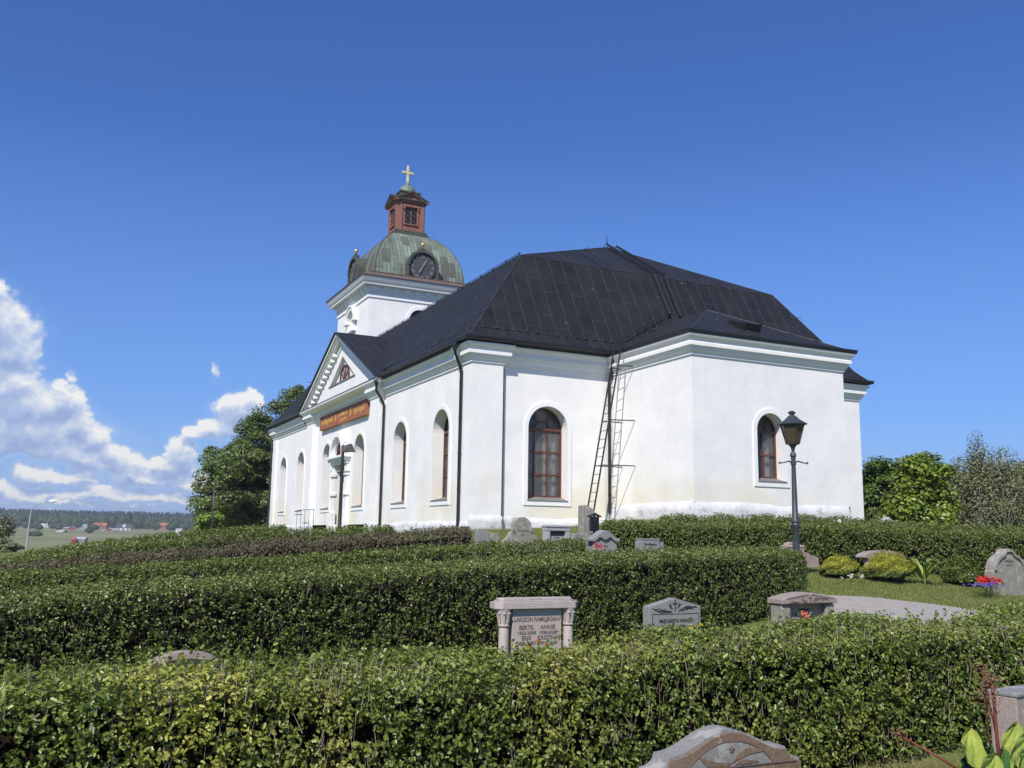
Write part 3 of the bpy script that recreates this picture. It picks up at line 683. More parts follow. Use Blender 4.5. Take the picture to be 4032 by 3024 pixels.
fs = MB(); sweep(fs, TP, [(.0, 17.58), (.82, 17.57), (.84, 17.62), (.12, 18.02), (.15, 18.05), (.15, 18.10), (-.2, 18.13), (-.4, 18.13)]); fs.build('cornice_flashing', M['fascia'], church)
# dome: four curved faces
prof = [(3.45, 17.95)]
for k in range(1, 15): th = R_(k / 14 * 68.5); prof.append((3.45 * math.cos(th), 18.0 + 4.40 * math.sin(th)))
dome = MB(); arcl = [0]
for k in range(1, len(prof)): arcl.append(arcl[-1] + math.hypot(prof[k][0] - prof[k - 1][0], prof[k][1] - prof[k - 1][1]))
dsm = MB()
for s_ in range(4):
    ca, sa = [(1, 0), (0, 1), (-1, 0), (0, -1)][s_]
    def DP(u, h, z): x, y = u, -h; return (TC[0] + x * ca - y * sa, TC[1] + x * sa + y * ca, z)
    for k in range(len(prof) - 1):
        (h0, z0), (h1, z1) = prof[k], prof[k + 1]
        dome.poly([DP(-h0, h0, z0), DP(h0, h0, z0), DP(h1, h1, z1), DP(-h1, h1, z1)], uvs=[(arcl[k], -h0), (arcl[k], h0), (arcl[k + 1], h1), (arcl[k + 1], -h1)])
    for u in [(-3 + .56 * q) * 1.0 - .1 for q in range(12)]:
        pts = [DP(u, h + .01, z) for h, z in prof if h > abs(u)]
        if len(pts) > 1: dsm.tube(pts, .018, 4)
    dsm.tube([DP(h, h, z) for h, z in prof], .035, 5)
dome_o = dome.build('dome', M['copper'], church); dsm.build('seam', M['copperdark'], dome_o)
cap = MB()
for (h, z0, z1) in ((1.38, 21.98, 22.16), (1.27, 22.16, 22.40)): cap.box(TC[0] - h, TC[0] + h, TC[1] - h, TC[1] + h, z0, z1)
cap.build('dome_cap', M['copperdark'], church)
# clock dormers on the four faces
ROMAN = ['XII', 'I', 'II', 'III', 'IIII', 'V', 'VI', 'VII', 'VIII', 'IX', 'X', 'XI']
for s_ in range(4):
    ca, sa = [(1, 0), (0, 1), (-1, 0), (0, -1)][s_]
    F = T - .02                                # distance of the dial from the tower axis
    def CP(u, z, f=0.0): x, y = u, -(F + f); return (TC[0] + x * ca - y * sa, TC[1] + x * sa + y * ca, z)
    zc = 18.92; r = 1.0; db = MB()
    A = [(-1.14, 18.0)] + [(1.14 * math.cos(R_(180 - q)), zc + 1.14 * math.sin(R_(180 - q))) for q in range(0, 181, 9)] + [(1.14, 18.0)]
    db.poly([CP(u, z, -.02) for u, z in A])
    for k in range(len(A) - 1): db.poly([CP(A[k][0], A[k][1], .08), CP(A[k + 1][0], A[k + 1][1], .08), CP(A[k + 1][0], A[k + 1][1], -1.6), CP(A[k][0], A[k][1], -1.6)])
    arc_band(db, CP, 0, zc, 1.02, 1.2, 0, 180, -.02, .2, 24)
    for q in (-1, 1): rect(db, CP, q * 1.11 - .09, q * 1.11 + .09, 18.0, zc, -.02, .16)
    rect(db, CP, -.3, .3, zc + 1.15, zc + 1.3, -.25, .12); rect(db, CP, -.13, .13, zc + 1.3, zc + 1.46, -.15, .05)
    dorm = db.build('clock_dormer', M['copperdark'], church)
    fc = MB(); fc.prism([CP(r * math.cos(R_(q)), zc + r * math.sin(R_(q)), .0) for q in range(0, 360, 8)], tuple(np.subtract(CP(0, 0, .04), CP(0, 0, 0)))); fc.build('clock_face', M['clock'], dorm)
    rm = MB(); arc_band(rm, CP, 0, zc, .98, 1.04, 0, 360, .0, .07, 30); rm.build('clock_rim', M['black'], dorm)
    # numerals standing on the rim circle
    base = Matrix(((ca, 0, 0, 0), (sa, 0, 0, 0), (0, 0, 0, 0), (0, 0, 0, 1)))
    for k, num in enumerate(ROMAN):
        an = math.pi / 2 - k * math.pi / 6; ux = Vector((ca, sa, 0)); uz = Vector((0, 0, 1)); nn = Vector(CP(0, 0, 1)) - Vector(CP(0, 0, 0))
        tx = ux * math.cos(an - math.pi / 2) + uz * math.sin(an - math.pi / 2); tz = ux * math.cos(an) + uz * math.sin(an)
        pc = Vector(CP(.70 * math.cos(an), zc + .70 * math.sin(an), .045))
        mtx = Matrix(((tx.x, tz.x, nn.x, pc.x), (tx.y, tz.y, nn.y, pc.y), (tx.z, tz.z, nn.z, pc.z), (0, 0, 0, 1)))
        text_mesh(num, .27, M['text_grey'], dorm, 'numeral', mtx, .006, 'CENTER', .85 if len(num) > 3 else 1.0)
    hd = MB()
    def hand(an, L_, w_, off):
        a_ = R_(an); c_, s2 = math.sin(a_), math.cos(a_); pr = [(-.12 * L_, .25), (.25 * L_, .7), (.45 * L_, 1.0), (.55 * L_, .5), (.72 * L_, .9), (L_, .05)]
        for sgn in (1,):
            left = [(q * c_ - w_ * k_ * s2 / 2, q * s2 + w_ * k_ * c_ / 2) for q, k_ in pr]; rightp = [(q * c_ + w_ * k_ * s2 / 2, q * s2 - w_ * k_ * c_ / 2) for q, k_ in pr]
            hd.prism([CP(u, zc + z, off) for u, z in left + rightp[::-1]], tuple(np.subtract(CP(0, 0, .015), CP(0, 0, 0))))
    hand(28, .62, .13, .09); hand(210, .62, .10, .12); hd.build('clock_hand', M['gold'], dorm)
    bl = MB(); bl.ball(CP(0, zc + 1.68, -.05), .15, 14, 9); bl.tube([CP(0, zc + 1.44, -.05), CP(0, zc + 1.56, -.05)], .05, 8); bl.build('gilded_ball', M['gold'], dorm, smooth=True)
# lantern
LH = 1.02; lz0, lz1 = 22.38, 24.72; lan = MB(); wn = MB(); gl = MB(); tz = MB(); rf = MB()
lan.box(TC[0] - LH, TC[0] + LH, TC[1] - LH, TC[1] + LH, lz0, lz1 + .1)
for s_ in range(4):
    ca, sa = [(1, 0), (0, 1), (-1, 0), (0, -1)][s_]
    def LP(u, z, f=0.0): x, y = u, -(LH + f); return (TC[0] + x * ca - y * sa, TC[1] + x * sa + y * ca, z)
    for q in (-1, 1):
        rect(lan, LP, q * .87 - .17, q * .87 + .17, lz0, lz1 - .06, 0, .09); rect(lan, LP, q * .56 - .04, q * .56 + .04, lz0 + .5, lz1 - .35, 0, .07)
        rect(lan, LP, q * .56 - .07, q * .56 + .07, lz1 - .62, lz1 - .42, 0.07, .16)
    rect(lan, LP, -.66, .66, lz1 - .42, lz1 - .28, 0, .18); rect(lan, LP, -1.12, 1.12, lz0, lz0 + .12, 0.0, .12); rect(lan, LP, -1.2, 1.2, lz1 - .06, lz1 + .12, .0, .2)
    rect(lan, LP, -.52, .52, lz0 + .52, lz0 + .60, 0, .12)
    for q in range(9): rect(lan, LP, -.47 + q * .115, -.47 + q * .115 + .07, lz0 + .16, lz0 + .5, 0, .03)
    # pediment
    lan.prism([LP(-1.18, lz1 + .10, .10), LP(1.18, lz1 + .10, .10), LP(0, lz1 + .62, .10)], tuple(np.subtract(LP(0, 0, -.9), LP(0, 0, 0))))
    for q in (-1, 1):
        A, B = Vector(LP(q * 1.34, lz1 + .08, 0)), Vector(LP(0, lz1 + .74, 0)); nrm = Vector(LP(0, 0, 1)) - Vector(LP(0, 0, 0))
        for (x0, x1, o_) in ((-1.02, .34, 0),):
            w0, w1 = nrm * x0, nrm * x1; th = Vector((0, 0, .07)); rf.hexa([A + w0, A + w1, B + w1, B + w0, A + w0 + th, A + w1 + th, B + w1 + th, B + w0 + th])
        w0, w1 = nrm * .10, nrm * .26; lan.hexa([tuple(x) for x in (A + w0 - Vector((0, 0, .12)), A + w1 - Vector((0, 0, .12)), B + w1 - Vector((0, 0, .12)), B + w0 - Vector((0, 0, .12)), A + w0 - Vector((0, 0, .003)), A + w1 - Vector((0, 0, .003)), B + w1 - Vector((0, 0, .003)), B + w0 - Vector((0, 0, .003)))])
    # lattice windows
    gl.poly([LP(u, z, .012) for u, z in ((-.5, lz0 + .6), (.5, lz0 + .6), (.5, lz1 - .5), (-.5, lz1 - .5))])
    rect(tz, LP, -.025, .025, lz0 + .6, lz1 - .45, .015, .05)
    for q in (-1, 1):
        rect(tz, LP, q * .5 - .03, q * .5 + .03, lz0 + .6, lz1 - .45, .015, .05)
        for (z0, z1) in ((lz0 + .62, lz0 + 1.03), (lz0 + 1.03, lz0 + 1.44), (lz0 + 1.44, lz0 + 1.85)):
            for (u0, u1) in ((q * .03, q * .47), (q * .47, q * .03)): wn.bar(LP(u0, z0, .03), LP(u1, z1, .03), .022, .022)
lan_o = lan.build('lantern', M['redwood'], church); gl.build('pane', M['dark'], lan_o); tz.build('window_frame', M['redwood'], lan_o); wn.build('window_lattice', M['iron'], lan_o)
rf.build('lantern_roof', M['copperdark'], church)
cu_ = MB(); cu_.box(TC[0] - .78, TC[0] + .78, TC[1] - .78, TC[1] + .78, 24.8, 25.62); cu_.box(TC[0] - .84, TC[0] + .84, TC[1] - .84, TC[1] + .84, 25.58, 25.68); cu_.build('cupola_base', M['copperdark'], church)
cd = MB(); cd.lathe([(.66, 25.64), (.66, 25.74), (.63, 25.95), (.55, 26.15), (.42, 26.30), (.22, 26.40), (.16, 26.42), (.14, 26.62), (.08, 26.7)], (TC[0], TC[1], 0), 20); cd.build('cupola', M['copperplain'], church, smooth='angle')
cr = MB(); X, Y = TC; th = .07
cr.box(X - .085, X + .085, Y - th, Y + th, 26.66, 28.02); cr.box(X - .46, X - .085, Y - th, Y + th, 27.36, 27.52); cr.box(X + .085, X + .46, Y - th, Y + th, 27.36, 27.52)
cr.build('cross', M['crossgold'], church, bevel=.015)
# ================================================================== ladders, railing
def ladder(name, A0, A1, B0, B1, step, label, r=.026, mat='black', skip=0):
    o = empty(name, A0, 0, label, 'ladder'); inv = Matrix.Translation(-Vector(A0))
    mb = MB(); rg = MB(); a0, a1, b0, b1 = [Vector(q) - Vector(A0) for q in (A0, A1, B0, B1)]
    mb.tube([a0, a1], r, 8); s1 = mb.build('side_rail', M[mat], o); mb = MB(); mb.tube([b0, b1], r, 8); mb.build('side_rail', M[mat], o)
    L_ = (a1 - a0).length; k = step * .8
    while k < L_ - .1:
        f = k / L_; rg = MB(); rg.tube([a0.lerp(a1, f), b0.lerp(b1, f)], .012, 6); rg.build('rung', M[mat], o); k += step
    return o
la = ladder('wall_ladder', (4.15, -.95, .2), (5.56, -.95, 7.62), (4.15, -1.40, .2), (5.60, -1.40, 7.66), .33, 'tall black iron ladder leaning in the corner by the east window', .032)
br = MB()
for z in (6.15, 4.1, 2.42):
    f = (z - .2) / 7.42; xa = 4.15 + 1.41 * f
    for y0, y1 in ((-.95, -.67), (-1.40, -1.55)): br.tube([(xa - 4.15, y0 + .95, z - .2), (5.93 - 4.15, y1 + .95, z + .02 - .2)], .022, 6)
br.build('wall_bracket', M['black'], la)
nst = Vector((0, -3.65, 2.02)).normalized() * .14; nup = Vector((0, -2.40, 3.94)).normalized() * .14
def rl(x0, x1, P0, P1, nn, label):
    A0 = Vector((x0, P0[0], P0[1])) + nn; A1 = Vector((x0, P1[0], P1[1])) + nn; B0 = A0 + Vector((x1 - x0, 0, 0)); B1 = A1 + Vector((x1 - x0, 0, 0))
    return ladder('roof_ladder', tuple(A0), tuple(A1), tuple(B0), tuple(B1), .33, label, .055)
rl(9.32, 9.86, (1.0, 8.99), (2.12, 11.03), nst, 'black ladder on the steep lower east slope of the roof')
rl(9.42, 9.92, (2.12, 11.03), (6.0, 13.40), nup, 'black ladder on the shallow upper east slope of the roof')

for o_ in bpy.data.objects:
    if o_.parent is None and o_.name.startswith('roof_ladder'): o_['group'] = 'ladders fixed on the east roof slopes'
# ================================================================== terrain
def plan(u, d): r = ray(u, 2110); q = CAM_C + r * d; return q[0], q[1]
CP_ = []
def cp(u, d, z): x, y = plan(u, d); CP_.append((x, y, EYE + z))
for a_ in [(2016, 5, -1.80), (0, 5, -1.85), (4032, 5, -1.74), (2016, 1, -1.8), (0, 8, -1.85), (2016, 8.5, -1.76), (3700, 7.5, -1.70), (3000, 7.2, -1.80), (0, 10.5, -1.76), (1000, 12.2, -1.77), (2016, 14.6, -1.74), (2640, 16.0, -1.64), (2900, 16.9, -1.48), (3156, 14.6, -1.58), (2016, 18.0, -1.35), (3140, 19, -1.06), (2100, 12.6, -1.62),
           (0, 15.7, -1.74), (2300, 20.5, -1.0), (0, 18.5, -1.70), (1862, 23.5, -.80), (0, 21.2, -1.62), (1563, 25.4, -.72), (77, 24, -1.52), (1142, 27.5, -.70), (1000, 22, -1.25), (2340, 23.5, -.62),
           (3800, 22.5, -.93), (3230, 22, -.68), (3950, 17.5, -1.2), (3600, 18.5, -1.13), (2640, 28, -.15), (4032, 28, -.62), (2640, 13.6, -1.55), (3900, 12, -1.4), (1900, 29.5, -.18), (4400, 24, -1.2), (5200, 15, -1.6),
           (-1500, 12, -2.1), (-1500, 5, -1.9), (-1200, 25, -1.9), (2016, -10, -1.8), (600, 40, -1.5), (0, 40, -2.2), (4500, 45, -1.0), (3500, 45, -.3)]: cp(*a_)
for x, y, z in [(-.3, -.3, .0), (3, -.4, .12), (5.9, -5.3, .50), (5.6, -.3, .30), (9, -5.5, .5), (12.9, -5.3, .45), (19.2, -.5, .5), (-.4, 10, -.12), (-.4, 20, -.25), (-.4, 33.5, -.35), (19.5, 33, .2), (-5, 16, -.5), (9, 45, -.2), (9, 15, .2), (-12, 30, -1.1)]: CP_.append((x, y, z))
CPA = np.array(CP_)
def _tps(r): return np.where(r > 1e-6, r * r * np.log(r + 1e-9), 0)
_n = len(CPA); _K = _tps(np.linalg.norm(CPA[:, None, :2] - CPA[None, :, :2], axis=2)) + np.eye(_n) * 3.0
_P = np.hstack([np.ones((_n, 1)), CPA[:, :2]]); _A = np.block([[_K, _P], [_P.T, np.zeros((3, 3))]])
_W = np.linalg.solve(_A, np.concatenate([CPA[:, 2], np.zeros(3)]))
FARD = [(0, -1.8), (30, -1.7), (60, -2.0), (100, -3.0), (150, -4.2), (250, -6.2), (350, -7.0), (500, -5.2), (700, -2.6), (850, -.6), (1000, 1.0), (1150, 3.5), (1500, 9), (2100, 22), (2600, 20), (4000, 20), (9000, 10)]
FARR = [(0, -1.2), (60, -1.5), (110, -.5), (180, 0), (260, 4), (380, 12), (480, 16), (900, 22), (2000, 26), (4000, 30), (9000, 20)]
def terrain(x, y):
    x = np.atleast_1d(np.asarray(x, float)); y = np.atleast_1d(np.asarray(y, float)); dx = x - CAM_C[0]; dy = y - CAM_C[1]
    fw = dx * HEAD[0] + dy * HEAD[1]; la_ = dx * RIGHT[0] + dy * RIGHT[1]; dist = np.hypot(dx, dy); az = np.arctan2(la_, fw)
    out = np.zeros_like(x)
    near = dist < 95
    if near.any():
        xs, ys = x[near], y[near]; z = np.zeros(len(xs))
        for s0 in range(0, len(xs), 4000):
            sl_ = slice(s0, s0 + 4000); r = np.hypot(xs[sl_, None] - CPA[None, :, 0], ys[sl_, None] - CPA[None, :, 1])
            z[sl_] = _tps(r) @ _W[:_n] + _W[_n] + _W[_n + 1] * xs[sl_] + _W[_n + 2] * ys[sl_]
        out[near] = np.clip(z, EYE - 3.0, .75)
    zl = np.interp(dist, [q[0] for q in FARD], [q[1] for q in FARD]); zr = np.interp(dist, [q[0] for q in FARR], [q[1] for q in FARR])
    k = np.clip((az - .08) / .25, 0, 1); k = k * k * (3 - 2 * k); k = np.where(np.abs(az) > 2.2, .0, k)
    zf = EYE + zl * (1 - k) + zr * k + np.where(dist > 150, np.sin(x * .011) * np.cos(y * .013) * .4 * np.clip(dist / 500, 0, 3), 0)
    w = np.clip((dist - 50) / 42, 0, 1); w = w * w * (3 - 2 * w)
    return out * (1 - w) + zf * w
def tz_(x, y): return float(terrain(x, y)[0])
m, t, b = new_mat('ground_grass', .95, .15); p_ = pos(t)
c = MIX(t, mr(t, tn(t, p_, .9, 5, .65), .35, .65), (.10, .135, .032), (.155, .18, .055))
c = MIX(t, mr(t, tn(t, p_, .45, 4, .6), .56, .70, 0, .85), c, (.24, .20, .10))
c = MIX(t, mr(t, tn(t, p_, 14, 4, .7), .5, .8, 0, .5), c, (.04, .06, .015))
dist_ = N(t, 'ShaderNodeVectorMath', operation='DISTANCE', ins={0: p_, 1: tuple(CAM_C)}).outputs['Value']
fv = N(t, 'ShaderNodeVectorMath', operation='MULTIPLY', ins={0: p_, 1: (.004, .004, 0)}).outputs[0]
rowv = N(t, 'ShaderNodeVectorMath', operation='MULTIPLY', ins={0: p_, 1: (HEAD[0] * .03, HEAD[1] * .03, 0)}).outputs[0]
rows_ = N(t, 'ShaderNodeVectorMath', operation='DOT_PRODUCT', ins={0: p_, 1: (HEAD[0] * .022, HEAD[1] * .022, 0)}).outputs['Value']
rown = N(t, 'ShaderNodeTexNoise', noise_dimensions='1D', ins={'W': rows_, 'Scale': .35, 'Detail': 4.0}).outputs[0]
cf = MIX(t, mr(t, MA(t, 'ADD', MA(t, 'MULTIPLY', rown, .6), MA(t, 'MULTIPLY', tn(t, fv, 1.0, 4, .6), .4)), .4, .6), (.165, .175, .075), (.25, .245, .12))
c = MIX(t, mr(t, dist_, 55, 120, 0, 1), c, cf)
t.links.new(c, b.inputs['Base Color']); bump(t, b, tn(t, p_, 25, 4), .6, .03); M['ground'] = m
rad = [0.0] + list(np.geomspace(.6, 3400, 180)); NA = 300
gx_, gy_ = [], []
for r in rad:
    for k in range(NA): th = 2 * math.pi * k / NA; gx_.append(CAM_C[0] + r * math.cos(th)); gy_.append(CAM_C[1] + r * math.sin(th))
gz_ = terrain(np.array(gx_), np.array(gy_)); V = np.column_stack([gx_, gy_, gz_]); F = []
for i in range(len(rad) - 1):
    for k in range(NA): k2 = (k + 1) % NA; F.append((i * NA + k, (i + 1) * NA + k, (i + 1) * NA + k2, i * NA + k2))
gr = npmesh('ground', V, F, M['ground']); gr.data.polygons.foreach_set('use_smooth', [True] * len(F)); tag(gr, kind='structure')
# gravel path between the lawn and the rows
m, t, b = new_mat('pale_gravel', .95, .15); p_ = pos(t)
c = MIX(t, mr(t, tn(t, p_, 55, 4, .8), .35, .65), (.20, .185, .165), (.50, .47, .435)); c = MIX(t, mr(t, tn(t, p_, 2.5, 4), .5, .8, 0, .4), c, (.20, .17, .13))
t.links.new(c, b.inputs['Base Color']); bump(t, b, tn(t, p_, 60, 3), .8, .02); M['gravel'] = m
def ground_px(u, v, d0=8, d1=60):
    """where the sight line meets the ground"""
    lo, hi = d0, d1
    ds = np.linspace(d0, d1, 400); P_ = np.array([at(u, v, q) for q in ds]); g = P_[:, 2] - terrain(P_[:, 0], P_[:, 1]); k = np.argmax(g < 0)
    return P_[k]
edge_hi = [ground_px(u, v) for u, v in ((3060, 2352), (3150, 2350), (3272, 2347), (3420, 2356), (3560, 2372), (3700, 2388), (3800, 2402), (3904, 2416), (4032, 2432))]
e0, e1_ = edge_hi[-2], edge_hi[-1]; edge_hi += [e1_ + (e1_ - e0) * q for q in (2, 5)]
pv = []
for k, q in enumerate(edge_hi):
    dvec = -HEAD
    for j in range(9): s_ = j / 8 * 3.4; wob = rnd.uniform(-.05, .05) if j in (0, 8) else 0; x = q[0] + dvec[0] * (s_ + wob); y = q[1] + dvec[1] * (s_ + wob); pv.append((x, y, tz_(x, y) + .012))
pf = [(k * 9 + j, (k + 1) * 9 + j, (k + 1) * 9 + j + 1, k * 9 + j + 1) for k in range(len(edge_hi) - 1) for j in range(8)]
pth = npmesh('gravel_path', np.array(pv), pf, M['gravel']); tag(pth, kind='structure')
# ================================================================== foliage
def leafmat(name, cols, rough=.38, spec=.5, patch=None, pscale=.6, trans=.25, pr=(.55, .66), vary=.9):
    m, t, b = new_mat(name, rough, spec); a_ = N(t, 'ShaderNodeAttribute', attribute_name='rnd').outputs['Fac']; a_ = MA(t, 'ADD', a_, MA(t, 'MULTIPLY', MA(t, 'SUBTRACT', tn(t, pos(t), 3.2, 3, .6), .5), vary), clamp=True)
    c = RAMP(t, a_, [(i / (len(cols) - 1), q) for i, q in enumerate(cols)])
    if patch:
        c = MIX(t, mr(t, tn(t, pos(t), pscale, 3, .6), pr[0], pr[1], 0, .85), c, MIX(t, a_, patch, tuple(x * .55 for x in patch)))
    t.links.new(c, b.inputs['Base Color'])
    tr = N(t, 'ShaderNodeBsdfTranslucent'); t.links.new(MIX(t, .5, c, (.24, .30, .03)), tr.inputs[0])
    mx = N(t, 'ShaderNodeMixShader', ins={0: trans, 1: b.outputs[0], 2: tr.outputs[0]}); t.links.new(mx.outputs[0], t.nodes['Material Output'].inputs[0]); return m
M['leaf1'] = leafmat('hedge_leaf_fresh', [(.034, .055, .010), (.082, .125, .017), (.145, .20, .030), (.235, .30, .055), (.36, .40, .12)], .37, .5, (.42, .42, .09), .75, .30, (.54, .64))
_t = M['leaf1'].node_tree; _pc = at(770, 2790, 5.3); _b = _t.nodes['Principled BSDF']; _l = _b.inputs['Base Color'].links[0]; _src = _l.from_socket
_dn = N(_t, 'ShaderNodeVectorMath', operation='DISTANCE', ins={0: pos(_t), 1: tuple(_pc)}).outputs['Value']
_mk = mr(_t, MA(_t, 'ADD', _dn, MA(_t, 'MULTIPLY', MA(_t, 'SUBTRACT', tn(_t, pos(_t), 6, 3), .5), .9)), .26, .50, .85, 0)
_at = N(_t, 'ShaderNodeAttribute', attribute_name='rnd').outputs['Fac']
_t.links.new(MIX(_t, _mk, _src, RAMP(_t, _at, [(0, (.16, .19, .03)), (.5, (.36, .37, .06)), (1, (.55, .52, .12))])), _b.inputs['Base Color'])
M['leaf2'] = leafmat('hedge_leaf_dark', [(.032, .052, .012), (.070, .105, .019), (.118, .165, .029), (.18, .23, .05), (.34, .37, .15)], .36, .5, (.17, .145, .07), .45, .25, (.60, .72))
M['leaf3'] = leafmat('hedge_leaf_olive', [(.032, .054, .010), (.070, .108, .016), (.112, .16, .026), (.16, .20, .04), (.25, .28, .09)], .42, .45, (.17, .14, .085), .35, .25, (.62, .72))
M['leafbr'] = leafmat('hedge_leaf_withered', [(.07, .055, .035), (.12, .095, .065), (.17, .14, .10), (.10, .11, .045), (.20, .17, .12)], .7, .2, (.10, .115, .04), .5, .15, (.58, .68))
M['maple'] = leafmat('tree_leaf_dark', [(.06, .09, .028), (.11, .16, .042), (.165, .225, .058), (.23, .29, .085)], .42, .5, None, 1, .22)
M['lime'] = leafmat('tree_leaf_bright', [(.10, .15, .018), (.17, .25, .026), (.25, .34, .045), (.40, .47, .14)], .42, .5, None, 1, .35)
M['dkbush'] = leafmat('tree_leaf_deep', [(.040, .070, .015), (.075, .125, .021), (.115, .18, .030), (.17, .24, .045)], .42, .5, None, 1, .22)
M['birch'] = leafmat('tree_leaf_greygreen', [(.13, .145, .075), (.20, .215, .11), (.26, .27, .14), (.34, .34, .20)], .55, .3, None, 1, .2)
M['yellow'] = leafmat('yellow_shrub_leaf', [(.22, .26, .035), (.38, .39, .05), (.52, .50, .07), (.66, .60, .13)], .6, .3, None, 1, .3)
M['bark'] = simple('grey_bark', (.13, .115, .10), (.19, .175, .155), 14, .9, .15, .5, 30)
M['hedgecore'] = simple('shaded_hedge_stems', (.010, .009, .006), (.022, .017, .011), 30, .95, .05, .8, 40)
M['pale_twig'] = simple('pale_dry_twig', (.24, .19, .14), (.36, .30, .23), 20, .85, .2)
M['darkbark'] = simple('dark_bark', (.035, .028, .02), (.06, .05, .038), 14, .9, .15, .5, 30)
M['whitebark'] = simple('white_birch_bark', (.60, .58, .54), (.30, .28, .26), 6, .8, .2)
M['twig'] = simple('dry_twig', (.15, .12, .09), (.24, .20, .155), 20, .85, .2)
def leaf_cloud(name, P_, Nr, size, mat, parent, up=.3, jitter=.8, aspect=.62, fold=.18, lobed=False, toplit=0.0):
    n_ = len(P_); nn = Nr + rng.normal(size=(n_, 3)) * jitter + np.array([0, 0, up]); nn /= np.linalg.norm(nn, axis=1)[:, None] + 1e-9
    r = rng.normal(size=(n_, 3)); a_ = np.cross(nn, r); a_ /= np.linalg.norm(a_, axis=1)[:, None] + 1e-9; b_ = np.cross(nn, a_)
    s_ = size[:, None] * .5; rv = np.clip(rng.beta(2.0, 2.6, size=n_) + toplit * (Nr[:, 2] > .5), 0, 1)  # leaves on upward faces shifted paler: light from above put into their colour
    w = s_ * aspect * rng.uniform(.8, 1.2, size=(n_, 1))
    if lobed:
        offs = [(-1, 0, 0), (-.35, .95, 1), (.15, .55, .6), (.45, .9, 1), (1, 0, 0), (.45, -.9, 1), (.15, -.55, .6), (-.35, -.95, 1)]
        V = np.stack([P_ + a_ * s_ * o_[0] + b_ * w * o_[1] + nn * s_ * fold * o_[2] * 2 for o_ in offs], 1).reshape(-1, 3)
        i0 = np.arange(n_)[:, None] * 8
        F = np.concatenate([i0 + np.array([q_]) for q_ in ([0, 6, 7], [0, 4, 6], [4, 5, 6], [0, 1, 2], [0, 2, 4], [2, 3, 4])], 0)
        return npmesh(name, V, F, mat, parent, {'rnd': np.repeat(rv, 8)}, 3)
    V = np.stack([P_ - a_ * s_, P_ + b_ * w + nn * s_ * fold * 2, P_ + a_ * s_, P_ - b_ * w + nn * s_ * fold * 2], 1).reshape(-1, 3)
    i0 = np.arange(n_)[:, None] * 4; F = np.concatenate([i0 + np.array([[0, 2, 1]]), i0 + np.array([[0, 3, 2]])], 0)
    return npmesh(name, V, F, mat, parent, {'rnd': np.repeat(rv, 4)}, 3)
def sticks(name, A_, B_, r, mat, parent):
    n_ = len(A_); d = B_ - A_; d /= np.linalg.norm(d, axis=1)[:, None] + 1e-9; q = rng.normal(size=(n_, 3)); a_ = np.cross(d, q); a_ /= np.linalg.norm(a_, axis=1)[:, None] + 1e-9; b_ = np.cross(d, a_)
    r = r[:, None]; vs = []
    for k in range(3): c, s_ = math.cos(2.094 * k), math.sin(2.094 * k); vs += [A_ + (a_ * c + b_ * s_) * r, B_ + (a_ * c + b_ * s_) * r * .5]
    V = np.stack(vs, 1).reshape(-1, 3); i0 = np.arange(n_)[:, None] * 6
    F = np.concatenate([i0 + np.array([[0, 1, 3, 2]]), i0 + np.array([[2, 3, 5, 4]]), i0 + np.array([[4, 5, 1, 0]])], 0); return npmesh(name, V, F, mat, parent)
def sines(p, sc, seed):
    r = np.random.default_rng(seed); o = np.zeros(len(p))
    for k in range(6): v = r.normal(size=3) * sc * (1 + .5 * k); o += np.sin(p @ v + r.uniform(0, 6)) / (1 + .35 * k)
    return o / 3
